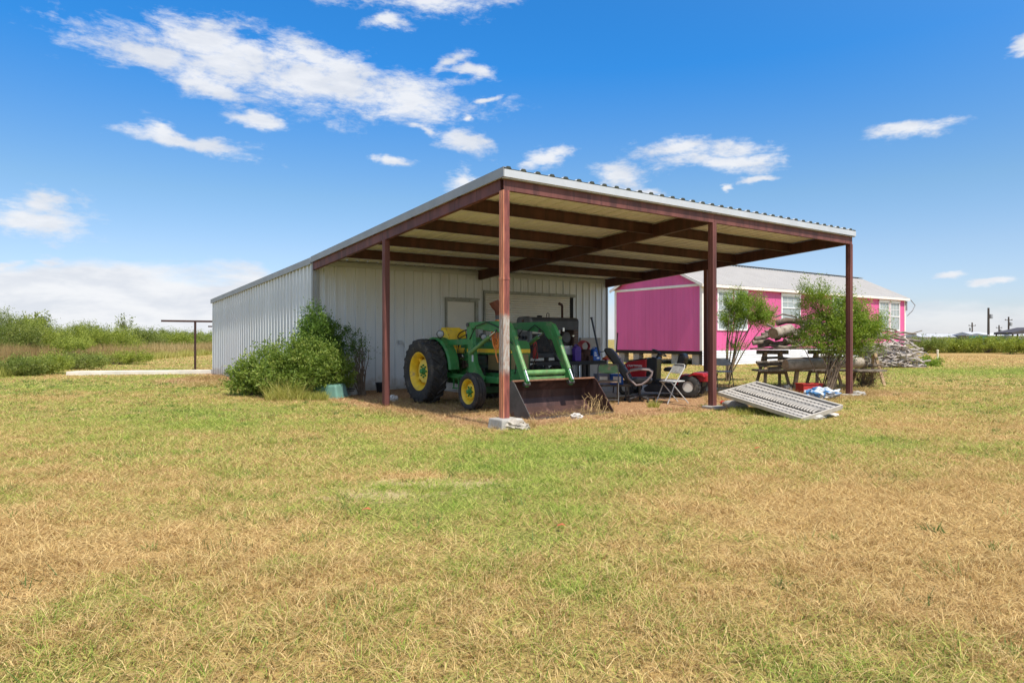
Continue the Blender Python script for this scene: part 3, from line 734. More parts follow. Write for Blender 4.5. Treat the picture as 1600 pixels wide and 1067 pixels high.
# driveline, engine, frame
b = MB(); b.prism([(-.35, .45), (-.35, .95), (-.1, 1.02), (.75, 1.0), (1.0, .92), (1.0, .5), (.5, .42)], fxz(0), .42); b.box(-.14, .14, -.62, .62, .60, .86); b.obj('transmission', GREEN, tr, bevel=.02)
b = MB(); b.box(1.0, 1.68, -.20, .20, .42, 1.02); b.box(1.05, 1.62, -.24, .24, .92, 1.10); b.lathe([(.09, 0), (.12, .02), (.12, .10), (.09, .12)], (1.35, -.20, .72), (0, -1, 0), 14)
b.lathe([(.05, 0), (.05, .22)], (1.15, -.26, .62), (0, 0, 1), 12); b.lathe([(.055, 0), (.055, .16)], (1.55, -.27, .68), (0, 0, 1), 12); b.obj('engine', mat('dark_green_oily_engine', (.016, .035, .02), .5, 0, .5, 9, (.03, .02, .015), 7), tr, bevel=.008)
b = MB(); b.lathe([(.03, 0), (.19, .01), (.19, .03), (.03, .04)], (1.69, 0, .80), (1, 0, 0), 18)
for i in range(6):
    t = i*math.pi/3; b.bar((1.72, 0, .8), (1.72, .17*math.cos(t), .8+.17*math.sin(t)), .05, .006)
b.obj('cooling_fan', BLACKP, tr)
b = MB(); b.box(1.0, 2.5, -.20, -.15, .52, .74); b.box(1.0, 2.5, .15, .20, .52, .74); b.box(2.36, 2.58, -.24, .24, .46, .80); b.obj('front_frame', GREEN, tr, bevel=.012)
b = MB(); b.bar((2.0, -.70, .40), (2.0, .70, .40), .11, .13); b.bar((2.0, -.68, .32), (2.0, -.62, .58), .09, .09); b.bar((2.0, .68, .32), (2.0, .62, .58), .09, .09); b.tube([(1.85, -.62, .36), (1.85, .62, .36)], .018, 6); b.obj('front_axle', mat('dark_green_axle', (.015, .06, .022), .5, 0, .4, 9), tr, bevel=.01)
# hood
b = MB(); hp = [(-.27, .92), (-.275, 1.30), (-.24, 1.39), (-.17, 1.425), (.17, 1.425), (.24, 1.39), (.275, 1.30), (.27, .92), (.25, .92), (.25, 1.28), (.16, 1.39), (-.16, 1.39), (-.25, 1.28), (-.25, .92)]
hp2 = [(-.27, 1.13), (-.275, 1.30), (-.24, 1.39), (-.17, 1.425), (.17, 1.425), (.24, 1.39), (.275, 1.30), (.27, 1.13)]
b.prism(hp2, lambda p, q, r: (1.62+r, p, q), 1.50); b.obj('hood', GREEN, tr, bevel=.012)
b = MB(); b.prism([(-.275, .78), (-.28, 1.29), (-.24, 1.385), (-.17, 1.42), (.17, 1.42), (.24, 1.385), (.28, 1.29), (.275, .78)], lambda p, q, r: (2.425+r, p, q), .10); b.obj('nose_panel', GREEN, tr, bevel=.015)
b = MB()
for sy in (-1, 1): b.box(.89, 2.36, sy*.279-.004, sy*.279+.004, 1.165, 1.245)
b.box(2.479, 2.486, -.27, .27, 1.165, 1.245); b.obj('hood_stripe', YELLOW, tr)
b = MB()
for sy in (-1, 1):
    b.box(1.72, 2.36, sy*.262-.006, sy*.262+.006, .80, 1.13)
GRL = mat('brown_grille_screen', (.10, .075, .035), .6, .2, .2, 30); b.obj('side_screen', GRL, tr)
b = MB()
for sy in (-1, 1):
    for i in range(16): x = 1.74+i*.04; b.box(x, x+.014, sy*.272-.004, sy*.272+.004, .81, 1.12)
b.box(2.487, 2.492, -.22, .22, .84, 1.14)
b.obj('screen_bars', mat('tan_screen_bar', (.22, .17, .07), .6, .2, .2), tr, kind='stuff')
# dash, steering wheel, seat, fenders, platform
b = MB(); b.prism([(.62, .98), (.66, 1.38), (.90, 1.42), (.92, .98)], fxz(0), .40); b.obj('dashboard', GREEN, tr, bevel=.02)
b = MB(); c = Vector((.40, 0, 1.56)); ax = Vector((-.55, 0, .83)).normalized(); e1 = Vector((0, 1, 0)); e2 = ax.cross(e1)
b.tube([c+e1*(.20*math.cos(t*math.pi/12))+e2*(.20*math.sin(t*math.pi/12)) for t in range(24)], .014, 6, closed=True)
for t in (0, 2.1, 4.2): b.tube([c, c+e1*(.19*math.cos(t))+e2*(.19*math.sin(t))], .010, 6)
b.tube([c, c-ax*.28], .022, 8); b.obj('steering_wheel', BLACKP, tr)
b = MB(); b.box(-.26, .10, -.24, .24, 1.12, 1.24); st = b.obj('seat', YELLOW, tr, bevel=.03, seg=3)
b = MB(); b.prism([(-.34, 1.22), (-.36, 1.66), (-.32, 1.72), (-.26, 1.73), (-.22, 1.66), (-.23, 1.22)], fxz(0), .50); 
for sy in (-1, 1): b.prism([(-.30, 1.38), (-.30, 1.70), (-.10, 1.68), (.04, 1.50), (.10, 1.46), (.08, 1.38)], fxz(sy*.25), .05)
b.obj('backrest', YELLOW, st, bevel=.02, seg=3)
b = MB(); b.box(-.2, .02, -.12, .12, .98, 1.12); b.obj('seat_base', BLACKP, st)
for sy in (-1, 1):
    vs = []; b = MB(); K = 14
    for k in range(K+1):
        t = R(4+k*138/K); rr = .775
        for (yy, ro) in ((.40, -.02), (.405, 0), (.62, .0), (.66, -.03), (.66, -.045), (.62, -.018), (.42, -.018), (.415, -.04)):
            vs.append((math.cos(t)*(rr+ro), yy*sy, .725+math.sin(t)*(rr+ro)))
    n = 8; fs = [(k*n+j, k*n+(j+1) % n, (k+1)*n+(j+1) % n, (k+1)*n+j) for k in range(K) for j in range(n)]
    b.add(vs, fs)
    t = [R(4+k*138/K) for k in range(K+1)]
    b.prism([(math.cos(q)*.76, .725+math.sin(q)*.76) for q in t]+[(-.25, .95), (.45, .72)], fxz(sy*.41), .012); b.obj('fender', GREEN, tr)
b = MB()
for sy in (-1, 1): b.box(.55, 1.05, sy*.42-.16, sy*.42+.16, .60, .63); b.bar((.55, sy*.42, .61), (.30, sy*.42, .80), .30, .02); b.box(.70, .95, sy*.52-.03, sy*.52+.03, .36, .38); b.bar((.72, sy*.52, .37), (.72, sy*.52, .60), .02, .03); b.bar((.93, sy*.52, .37), (.93, sy*.52, .60), .02, .03)
b.obj('platform', GREEN, tr)
b = MB(); b.bar((-.20, -.42, 1.36), (1.42, -.50, 1.40), .04, .13); b.obj('support_beam', GREEN, tr, bevel=.006)
b = MB()
for i, (x, y, z0, x1, z1) in enumerate([(.50, -.25, .95, .42, 1.34), (.58, -.28, .95, .56, 1.28), (.44, .22, .95, .40, 1.3), (.30, -.30, .9, .34, 1.2)]):
    b.tube([(x, y, z0), (x1, y-.02, z1)], .009, 6); b.blob((x1, y-.02, z1+.02), (.022, .022, .03), i, .05)
b.obj('control_lever', BLACKP, tr)
b = MB(); rq = random.Random(8)
for i in range(26):
    x = rq.uniform(.15, 1.3); z = rq.uniform(.72, 1.15); b.tube([(x, -.24-rq.random()*.06, z), (x+rq.uniform(-.15, .15), -.30, z+rq.uniform(-.1, .12)), (x+rq.uniform(-.25, .25), -.27, z+rq.uniform(-.15, .15))], .008, 5)
for i in range(7):
    x = .2+i*.16; b.box(x, x+.09, -.29, -.22, .80+.05*(i % 3), .92+.05*(i % 2))
b.obj('hydraulic_lines', mat('oily_brown_lines', (.05, .034, .024), .6, .2, .4, 9, (.14, .09, .05), 8, .5, .65), tr)
b = MB(); b.tube([(1.70, -.02, 1.40), (1.72, -.02, 1.72)], .035, 12); b.tube([(1.72, -.02, 1.70), (1.72, -.02, 1.97)], .055, 14); b.obj('exhaust_stack', GREYST, tr, smooth=True)
b = MB(); b.tube([(1.72, -.02, 1.95), (1.73, -.03, 2.06), (1.70, -.06, 2.16), (1.68, -.10, 2.26)], [.05, .07, .10, .11], 12, caps=False); b.tube([(1.72, -.02, 1.95), (1.73, -.03, 2.06), (1.70, -.06, 2.16), (1.68, -.10, 2.26)], [.045, .065, .094, .104], 12, caps=False)
b.obj('exhaust_funnel', mat('rusted_funnel', (.16, .05, .025), .8, 0, .3, 9), tr, smooth=True)
def lamp(p, r, parent, ax=(1, -.35, 0)):
    b = MB(); b.lathe([(r*.3, -.07), (r*.9, -.05), (r, 0), (r, .02), (r*.85, .022), (r*.85, .01)], p, ax, 20); l = b.obj('work_lamp', BLACKP, parent, smooth=True)
    b = MB(); b.lathe([(r*.82, .012), (r*.6, .022), (r*.1, .028)], p, ax, 20); b.obj('lens', LENS, l, smooth=True)
    b = MB(); b.tube([(p[0], p[1], p[2]-r), (p[0]-.02, p[1], p[2]-r-.14)], .01, 6); b.obj('bracket', BLACKP, l)
lamp((.29, -.62, 1.57), .088, tr); lamp((1.68, -.36, 1.50), .07, tr); lamp((1.25, -.12, 1.52), .06, tr); lamp((1.1, .45, 1.5), .06, tr)
# loader: towers, side rails, booms, cylinders, bucket
for sy in (-1, 1):
    y = .55*sy
    b = MB(); b.prism([(1.38, 1.78), (1.56, 1.80), (1.64, 1.25), (1.70, .95), (1.98, .62), (1.90, .55), (1.48, .55), (1.44, 1.1)], fxz(y), .10); b.box(1.40, 1.60, y-.07, y+.07, 1.16, 1.18); lt_ = b.obj('loader_tower', GREEN, tr, bevel=.008)
    b = MB(); b.box(1.60, 1.66, y+(-.0545 if sy < 0 else .0515), y+(-.0515 if sy < 0 else .0545), .98, 1.12); b.obj('warning_sticker', TRIMW, lt_)
    b = MB(); b.box(.55, 2.40, y*.83-.04, y*.83+.04, .55, .68); b.bar((1.7, y, .62), (1.7, y*.35, .62), .14, .12); b.obj('side_rail', GREEN, tr, bevel=.008)
    b = MB(); b.prism([(1.36, 1.68), (1.37, 1.79), (1.45, 1.81), (2.40, 1.815), (2.80, 1.81), (2.93, 1.76), (3.03, 1.63), (3.51, .66), (3.46, .54), (3.38, .56), (2.91, 1.42), (2.76, 1.57), (2.3, 1.61), (1.50, 1.69)], fxz(y), .085)
    b.prism([(2.55, 1.78), (2.75, 1.74), (2.92, 1.58), (2.95, 1.45), (2.80, 1.45), (2.60, 1.60)], fxz(y), .105); bo = b.obj('loader_boom', GREEN, tr, bevel=.01)
    b = MB(); b.lathe([(.045, -.075), (.045, .075)], (1.44, y, 1.755), (0, 1, 0), 14); b.lathe([(.04, -.07), (.04, .07)], (3.45, y, .60), (0, 1, 0), 14); b.lathe([(.03, -.07), (.03, .07)], (2.50, y, 1.62), (0, 1, 0), 12); b.obj('pivot_pin', GREYST, bo)
    b = MB(); b.tube([(1.62, y*1.0-.075*sy*-1, 1.18), (2.30, y-.075*sy*-1, 1.50)], .042, 12); b.tube([(1.58, y+.075*sy, 1.16), (1.70, y+.075*sy, 1.22)], .05, 12); ly = b.obj('lift_cylinder', GREENL, tr, smooth=True)
    b = MB(); b.tube([(2.28, y+.075*sy, 1.49), (2.52, y+.075*sy, 1.60)], .022, 10); b.obj('rod', CHROME, ly, smooth=True)
    yy = y-.11*sy if sy > 0 else y+.11
    b = MB(); b.tube([(3.06, y+.0, 1.46), (3.40, y+.0, .86)], .046, 12); b.bar((2.98, y, 1.50), (3.12, y, 1.44), .07, .12); dc = b.obj('tilt_cylinder', GREENL, tr, smooth=True)
    b = MB(); b.tube([(3.40, y, .88), (3.52, y, .66)], .022, 10); b.obj('rod', CHROME, dc, smooth=True)
b = MB(); b.tube([(3.28, -.55, .80), (3.28, .55, .80)], .055, 12); b.box(3.22, 3.34, -.5, .5, .66, .72); b.obj('cross_tube', GREENL, tr, smooth=True)
b = MB()
for sy in (-1, 1):
    y = .55*sy
    b.tube([(1.52, y+.06*sy, 1.45), (1.8, y+.08*sy, 1.72), (2.2, y+.07*sy, 1.80), (2.7, y+.07*sy, 1.66), (2.9, y+.08*sy, 1.48), (3.1, y+.08*sy, 1.36)], .011, 6)
    b.tube([(2.1, y-.06*sy, 1.62), (2.4, y-.10*sy, 1.75), (2.7, y-.10*sy, 1.60), (2.85, y-.06*sy, 1.3), (3.2, y-.06*sy, 1.0)], .011, 6)
    b.tube([(2.6, .2*sy, .75), (2.75, .25*sy, 1.2), (2.62, .3*sy, 1.36), (2.5, .26*sy, 1.1), (2.48, .24*sy, .7)], .011, 6)
b.obj('hydraulic_hose', BLACKP, tr)
bk0, bk1 = .17-1.03, .17+1.03
pr = [(3.98, .015), (3.60, .02), (3.34, .04), (3.20, .13), (3.14, .30), (3.16, .45), (3.26, .58), (3.40, .655)]
b = MB(); prq = pr+[(x-.014 if x < 3.5 else x, z-.012) if z < .2 else (x-.014, z) for x, z in reversed(pr)]
b.prism(prq, lambda p, q, r: (p, .17+r, q), 2.06); bu = b.obj('bucket', BROWNS, tr)
for y_ in (bk0, bk1):
    b = MB(); b.prism([(4.02, .0), (3.34, .015), (3.19, .11), (3.125, .30), (3.145, .46), (3.25, .60), (3.41, .675), (3.50, .62)], lambda p, q, r: (p, y_+r, q), .014); b.obj('side_plate', GREYST if y_ < 0 else BROWNS, bu)
b = MB(); b.bar((3.41, bk0, .665), (3.41, bk1, .665), .05, .03, (0, 0, 1)); b.obj('top_lip', LIPR, bu, bevel=.004)
b = MB(); b.box(3.86, 4.03, bk0-.01, bk1+.01, -.002, .016); b.obj('cutting_edge', GREYST, bu)
# orange hose coil hung over the hood beside the corner post
b = MB(); cc = Vector((2.36, -.44, 1.58))
for k in range(7):
    pts = []
    for t in range(20):
        a = t*2*math.pi/20; rx = .13+.012*((k*37) % 5-2); rz = .25+.02*((k*53) % 5-2)
        pts.append(cc+Vector((rx*math.cos(a)+.012*k-.04, -.035+.018*k*(1 if k % 2 else -1)*.5, rz*math.sin(a)-.01*k)))
    b.tube(pts, .014, 6, closed=True)
b.tube([cc+Vector((0, -.06, -.25)), cc+Vector((.02, -.08, -.45)), cc+Vector((.05, -.05, -.6))], .014, 6)
b.obj('cord_coil', ORANGE, None, smooth=True).matrix_world = Matrix.Translation(TO) @ Matrix.Rotation(TA, 4, 'Z'); tag(bpy.data.objects['cord_coil'], 'coil of orange cord hanging from the green loader boom beside the corner post', 'cord')

# ------------------------------------------------------------------ old grey engine-driven welder on its trailer
S = Vector((.53, 19.2, 0)); wd = thing('engine_welder', 'old grey engine-driven welding machine on a trailer behind the tractor', 'welding machine', S, ANG)
HG = mat('charcoal_grey_hood_paint', (.060, .062, .068), .42, .1, .25, 3, (.10, .07, .055), 7, .6, .72)
HG2 = mat('grey_control_panel', (.16, .165, .17), .5, .1, .25, 6, (.20, .10, .06), 7, .58, .7)
RUSTP = mat('rust_brown_panel', (.17, .105, .075), .75, .1, .35, 5, (.10, .05, .035), 6, .5, .65, .3, 30)
L_ = 1.80
b = MB(); hp = [(-.02, 1.72), (-.03, 1.98), (.01, 2.05), (.10, 2.085), (.50, 2.085), (.59, 2.05), (.63, 1.98), (.62, 1.72), (.59, 1.72), (.59, 1.97), (.5, 2.05), (.1, 2.05), (.01, 1.97), (.0, 1.72)]
b.prism([(-.02, 1.72), (-.03, 1.98), (.01, 2.05), (.10, 2.085), (.50, 2.085), (.59, 2.05), (.63, 1.98), (.62, 1.72)], lambda p, q, r: (L_/2+r, p, q), L_-.06); b.obj('hood', HG, wd, bevel=.01)
b = MB(); b.prism([(-.02, 1.28), (-.035, 1.97), (.0, 2.06), (.10, 2.10), (.50, 2.10), (.60, 2.06), (.635, 1.97), (.62, 1.28)], lambda p, q, r: (r, p, q), .10); cpn = b.obj('control_panel', HG2, wd, bevel=.03, seg=3)
b = MB(); b.box(-.066, -.052, .10, .50, 1.66, 1.86); b.obj('gauge_plate', mat('pale_gauge_plate', (.38, .37, .34), .5, 0, .3, 12), cpn)
b = MB()
for (y, z, r_) in ((.15, 1.50, .05), (.30, 1.50, .05), (.46, 1.52, .04), (.2, 1.38, .03), (.4, 1.38, .03)): b.lathe([(r_, 0), (r_, .03), (r_*.5, .04)], (-.052, y, z), (-1, 0, 0), 14)
b.obj('dial', BLACKP, cpn)
b = MB(); b.lathe([(.04, 0), (.035, .02), (.01, .025)], (-.052, .30, 1.97), (-1, 0, 0), 12); b.obj('badge', RUSTP, cpn)
b = MB(); b.box(L_-.22, L_-.02, -.02, .62, 1.06, 2.0); b.obj('radiator', RUSTP, wd, bevel=.03)
b = MB()
for i in range(10): b.box(L_-.20, L_-.05, -.030, -.021, 1.12+i*.08, 1.14+i*.08)
b.obj('radiator_slats', GREYST, wd, kind='stuff')
ENG = mat('dark_oily_engine', (.022, .019, .018), .5, .3, .5, 7, (.07, .045, .03), 7, .52, .66)
b = MB(); b.box(.08, L_-.24, .12, .50, 1.05, 1.60); b.box(.2, .9, .03, .55, 1.05, 1.42); b.box(1.0, 1.3, .0, .14, 1.2, 1.5); b.obj('engine', ENG, wd, bevel=.02)
b = MB(); b.lathe([(.15, 0), (.17, .02), (.17, .05), (.15, .07), (.05, .06)], (1.28, .02, 1.50), (0, -1, 0), 24); b.obj('flywheel_pulley', GREYST, wd, smooth=True)
b = MB(); b.lathe([(.04, 0), (.04, .1)], (1.18, -.02, 1.68), (0, 0, 1), 10); b.lathe([(.03, 0), (.045, .03), (.03, .06)], (1.50, -.05, 1.55), (0, -1, 0), 10); b.obj('filler_cap', CHROME, wd, smooth=True)
b = MB(); b.tube([(1.32, .2, 2.07), (1.32, .2, 2.42), (1.30, .2, 2.46), (1.20, .2, 2.50)], [.035, .035, .04, .045], 12); b.obj('exhaust_pipe', mat('rusty_exhaust', (.07, .035, .022), .8), wd, smooth=True)
b = MB(); b.lathe([(.07, 0), (.08, .02), (.08, .05), (.05, .06)], (.55, .3, 2.085), (0, 0, 1), 16); b.obj('fuel_cap', BLACKP, wd, smooth=True)
b = MB(); b.tube([(.82, .3, 2.08), (.81, .3, 2.18), (.85, .3, 2.22), (.90, .3, 2.20), (.90, .3, 2.08)], .012, 6); b.obj('lifting_eye', GREYST, wd)
b = MB(); b.box(-.1, L_+.1, .0, .08, .92, 1.05); b.box(-.1, L_+.1, .52, .60, .92, 1.05); b.bar((-.1, .3, .95), (-1.2, .3, .62), .08, .08); b.box(.3, 1.3, .08, .52, .95, 1.04); b.bar((.8, .30, .40), (.8, .30, .95), .10, .10); b.bar((.8, -.1, .36), (.8, .7, .36), .06, .06); b.obj('trailer_frame', GREYST, wd)
for y in (-.18, .78):
    b = MB(); b.lathe([(.18, -.08), (.30, -.10), (.36, -.06), (.36, .06), (.30, .10), (.18, .08)], (.8, y, .36), (0, 1, 0), 28, closed=True); wl = b.obj('trailer_wheel', BLACK, wd, smooth=True)
    b = MB(); b.lathe([(.18, -.06), (.16, -.03), (.05, -.05)], (.8, y, .36), (0, 1, 0), 20); b.obj('rim', HG2, wl, smooth=True)
b = MB(); b.prism([(.05, 1.05), (.22, 1.05), (.16, 1.52), (.06, 1.55)], lambda p, q, r: (p-.2, -.22+r, q), .06); tag(b.obj('fuel_can', mat('red_plastic', (.36, .03, .02), .5, 0, .2, 6), None, bevel=.01), 'red plate leaning behind the loader boom beside the grey welder', 'metal sheet').matrix_world = Matrix.Translation(S+Vector((.05, -.1, -.15))) @ Matrix.Rotation(ANG, 4, 'Z')
bpy.data.objects['fuel_can'].name = 'scrap_sheet'
# ------------------------------------------------------------------ workbench and the clutter on it
TB = Vector((.63, 17.5, 0)); tb = thing('workbench', 'long black-topped metal workbench between the loader and the chairs', 'workbench', TB, ANG)
TZ = .86; TL = 2.45
b = MB(); b.box(0, TL, 0, .75, TZ-.035, TZ); b.box(.0, TL, -.012, .0, TZ-.10, TZ+.003); b.obj('table_top', mat('black_bench_top', (.02, .019, .019), .5, .2, .4, 6), tb, bevel=.004)
for x in (.38, 1.18, 1.70):
    b = MB(); b.box(x-.05, x+.05, .05, .12, 0, TZ-.10); b.obj('leg', BLACKP, tb)
for x in (.1, 2.35):
    b = MB(); b.box(x-.04, x+.04, .6, .68, 0, TZ-.04); b.obj('leg', BLACKP, tb)
b = MB(); b.bar((1.42, .04, .0), (1.30, .1, TZ-.1), .025, .025); b.bar((1.52, .04, .0), (1.56, .1, TZ-.1), .025, .025); b.obj('brace', CHROME, tb)
b = MB(); b.box(.1, 2.3, .15, .6, .28, .30); b.obj('shelf', BLACKP, tb)
MT = Matrix.Translation(TB) @ Matrix.Rotation(ANG, 4, 'Z')
def bench(px, dy=.25): return on_line(TB+W*dy, U, px), dy
def put(o, x, y, z, rz=0): o.matrix_world = MT @ Matrix.Translation((x, y, z)) @ Matrix.Rotation(rz, 4, 'Z'); return o
def jug(name, m, w_, d_, h_, label, cat, x, y, z, rz=0, writing=None):
    b = MB(); b.prism([(-w_/2, 0), (w_/2, 0), (w_/2, h_*.72), (w_*.30, h_*.88), (w_*.12, h_*.92), (-w_*.30, h_*.90), (-w_/2, h_*.72)], lambda p, q, r: (p, r, q), d_)
    o = b.obj(name, m, None, bevel=min(w_, d_)*.12, seg=3); put(o, x, y, z, rz); tag(o, label, cat)
    b = MB(); b.lathe([(w_*.13, 0), (w_*.13, .04), (w_*.11, .045)], (w_*.22, 0, h_*.90), (0, 0, 1), 14); b.obj('cap', m if name == 'blue_jug' else BLACKP, o, smooth=True)
    b = MB(); b.tube([(-w_*.30, 0, h_*.86), (-w_*.30, 0, h_*1.0), (-w_*.05, 0, h_*1.02), (w_*.08, 0, h_*.90)], .014, 8); b.obj('handle', m, o, smooth=True)
    if writing:
        b = MB()
        for (x0, x1, z0, z1) in writing: b.box(x0*w_, x1*w_, -d_/2-.0035, -d_/2-.001, z0*h_, z1*h_)
        b.obj('label_print', WHITE, o)
    return o
PURP = mat('purple_plastic', (.075, .025, .24), .4, 0, .15, 6); BLUE = mat('blue_plastic', (.012, .10, .42), .35, 0, .12, 6)
x, y = bench(901, .12); jug('purple_jug', PURP, .22, .14, .44, 'purple plastic jug standing on the black workbench', 'jug', x, y, TZ)
x, y = bench(930, .12); jug('blue_jug', BLUE, .27, .16, .36, 'bright blue plastic jug with white print on the workbench', 'jug', x, y, TZ, 0, [(-.38, -.10, .52, .60), (-.38, .0, .36, .44), (-.06, .30, .14, .26), (-.38, -.2, .64, .67)])
x, y = bench(914, .2)
b = MB(); b.lathe([(.13, 0), (.15, .15), (.16, .3), (.13, .31)], (0, 0, 0), (0, 0, 1), 18); b.box(-.2, -.05, -.08, .1, 0, .22); b.box(-.05, .12, -.2, -.06, 0, .14)
tag(put(b.obj('rusty_motor', mat('rusty_brown_casting', (.07, .03, .02), .7, .2, .4, 9), None, smooth=True), x, y, TZ), 'rusty brown motor lump between the purple and blue jugs', 'motor')
b = MB()
for k in range(5):
    pts = [Vector(((.15+.01*k)*math.cos(t*math.pi/10), -.02+.03*k, (.12+.008*k)*math.sin(t*math.pi/10)+.40)) for t in range(20)]; b.tube(pts, .013, 6, closed=True)
tag(put(b.obj('hose_coil', mat('dull_red_hose', (.32, .045, .05), .5, 0, .2, 8), None, smooth=True), x, y-.02, TZ), 'red hose coil on top of the rusty motor on the workbench', 'hose')
x, y = bench(884, .35)
b = MB(); b.box(-.19, .19, -.13, .13, 0, .22); o = tag(put(b.obj('metal_box', mat('dull_silver_sheet', (.42, .42, .42), .45, .5, .25, 9), None, bevel=.006), x, y, TZ+.17), 'dull silver metal box standing on a black tray behind the loader', 'box')
b = MB(); b.box(-.20, .20, -.14, .14, .221, .235); b.obj('lid', CHROME, o)
b = MB(); b.box(-.26, .30, -.18, .18, 0, .14); b.box(-.28, .32, -.20, .20, .141, .165); tag(put(b.obj('black_bin', BLACKP, None, bevel=.01), x, y, TZ), 'black bin under the silver metal box on the workbench', 'bin')
x, y = bench(948, .2); rd_ = random.Random(4)
OR2 = mat('orange_tool_plastic', (.62, .13, .02), .5, 0, .2, 8); RD2 = mat('red_tool_paint', (.45, .03, .02), .45, 0, .2, 8)
b = MB(); b.bar((-.15, 0, .03), (.20, -.02, .17), .05, .06); b.bar((.0, .06, .03), (.2, .02, .12), .04, .04); b.blob((.04, 0, .06), (.09, .06, .05), 3, .15)
tag(put(b.obj('orange_tool', OR2, None, bevel=.006), x, y, TZ), 'orange power tool heaped at the right end of the workbench', 'tool')
b = MB(); b.blob((-.1, -.08, .03), (.09, .05, .035), 5, .2); b.blob((.12, -.1, .03), (.11, .06, .03), 8, .25); b.bar((-.2, -.05, .02), (.25, -.12, .02), .03, .03)
tag(put(b.obj('red_rag', RD2, None), x, y, TZ), 'crumpled red rag under the orange tool on the workbench', 'rag')
b = MB(); b.bar((-.22, .1, .22), (.16, .14, .26), .02, .025); b.bar((-.2, .1, 0), (-.2, .1, .22), .02, .02); b.bar((.14, .14, 0), (.14, .14, .26), .02, .02)
tag(put(b.obj('grey_rack', GREYST, None), x, y, TZ), 'small grey metal rack behind the orange tool', 'rack')
b = MB(); p0 = at(937, 17.9, zat(556, 17.9)); p1 = at(924, 18.1, zat(496, 18.1)); b.tube([p0, p1], .026, 8); b.tube([p1+(p0-p1)*.03, p1], .036, 8); tag(b.obj('black_bar', BLACKP, None), 'long black iron bar leaning up from the workbench beside the blue jug', 'bar')
b = MB(); b.tube([at(958, 18.3, 0), at(965, 18.6, zat(520, 18.6))], .018, 8); tag(b.obj('steel_rod', mat('dark_brown_rod', (.05, .022, .018), .6), None), 'thin dark rod standing upright just left of the pink house corner', 'rod')
# wooden board leaning on the wall at the right
b = MB(); t0 = on_line(P0+W*8.7, U, 908); b.box(t0, t0+.95, 8.72, 8.80, 0, 1.50); o = b.obj('grey_board', mat('grey_beige_board', (.33, .30, .26), .8, 0, .15, 3), None, bevel=.005); o.matrix_world = Matrix.Translation(barn_o) @ Matrix.Rotation(ANG, 4, 'Z'); tag(o, 'plain grey-beige board standing against the barn wall behind the workbench', 'board')
# ------------------------------------------------------------------ folding chairs
def folding_chair(name, label, m_back, m_seat, m_leg, loc, rz, s=1.13):
    t = thing(name, label, 'folding chair', loc, rz, 'folding chairs under the carport'); t.scale = (s, s, s)
    r_ = .0115
    for sy in (-1, 1):
        y = .21*sy
        b = MB(); b.tube([(.24, y, 0), (.08, y*.99, .36), (-.15, y*.97, .70), (-.17, y*.93, .76), (-.175, y*.75, .775), (-.175, 0, .778)], r_, 8); b.obj('frame', m_leg, t, smooth=True)
        b = MB(); b.tube([(-.26, y*.88, 0), (.14, y*.88, .43)], r_, 8); b.obj('leg', m_leg, t, smooth=True)
    b = MB(); b.tube([(-.20, -.185, .07), (-.20, .185, .07)], .009, 6); b.tube([(.205, -.205, .085), (.205, .205, .085)], .009, 6); b.obj('stretcher', m_leg, t)
    b = MB(); b.prism([(-.19, -.17), (-.12, -.19), (.16, -.19), (.21, -.15), (.21, .15), (.16, .19), (-.12, .19), (-.19, .17)], lambda p, q, r: (p, q, .432+r-.05*(p-.2)*.6), .022); b.obj('seat', m_seat, t, bevel=.006)
    b = MB(); ps = []
    for (y, z) in ((-.19, .60), (-.195, .72), (-.16, .765), (.16, .765), (.195, .72), (.19, .60), (.0, .585)): ps.append((y, z))
    b.prism(ps, lambda p, q, r: (-.092-(q-.60)*.48+r-.03*(1-(p/.2)**2), p, q), .012); b.obj('backrest', m_back, t, bevel=.004)
    return t
GC = mat('green_chair_paint', (.13, .24, .10), .55, 0, .25, 7, (.30, .20, .12), 8, .50, .62); CP = mat('grey_chair_enamel', (.50, .49, .46), .45, .1, .2, 7, (.24, .2, .17), 10, .6, .72); CS = mat('worn_tan_seat', (.22, .15, .10), .6, 0, .3, 8)
GY = mat('grey_chair_paint', (.28, .28, .27), .5, .1, .2, 6)
folding_chair('folding_chair', 'rusty green folding chair standing beside the loader bucket', GC, CS, GREYST, at(950, 15.45), R(-100))
folding_chair('folding_chair', 'pale grey folding chair seen from its side in front of the riding mower', CP, CP, CP, at(1050, 15.55), R(200))
folding_chair('folding_chair', 'dull grey folding chair farthest right, behind the middle front post', GY, GY, GREYST, at(1131, 20.5), R(-95), 1.1)
# ------------------------------------------------------------------ office chair, facing right
oc = thing('office_chair', 'black high-backed office chair with grey loop arms, tipped back', 'office chair', at(993, 15.9), R(-12)); oc.scale = (1.1, 1.1, 1.1)
LEA = mat('black_leather', (.016, .016, .018), .38, 0, .3, 6)
b = MB(); fx = lambda a, b_, c: (a, c, b_)
b.prism([(-.20, .44), (-.62, 1.02), (-.66, 1.10), (-.60, 1.14), (-.50, 1.12), (-.40, 1.02), (-.10, .56), (-.06, .46)], fx, .50); bk_ = b.obj('backrest', LEA, oc, bevel=.045, seg=3)
b = MB()
for f_ in (.25, .5, .75):
    p = (-.06-.40*f_, .48+.56*f_); b.bar((p[0]+.03, -.20, p[1]), (p[0]+.03, .20, p[1]), .04, .03)
b.obj('seam_roll', LEA, bk_, bevel=.012)
b = MB(); b.prism([(-.18, .40), (-.18, .50), (.30, .52), (.36, .48), (.34, .42), (.28, .39)], fx, .50); b.obj('seat', LEA, oc, bevel=.035, seg=3)
ARM = mat('grey_brown_arm_plastic', (.23, .18, .17), .45, 0, .15, 6)
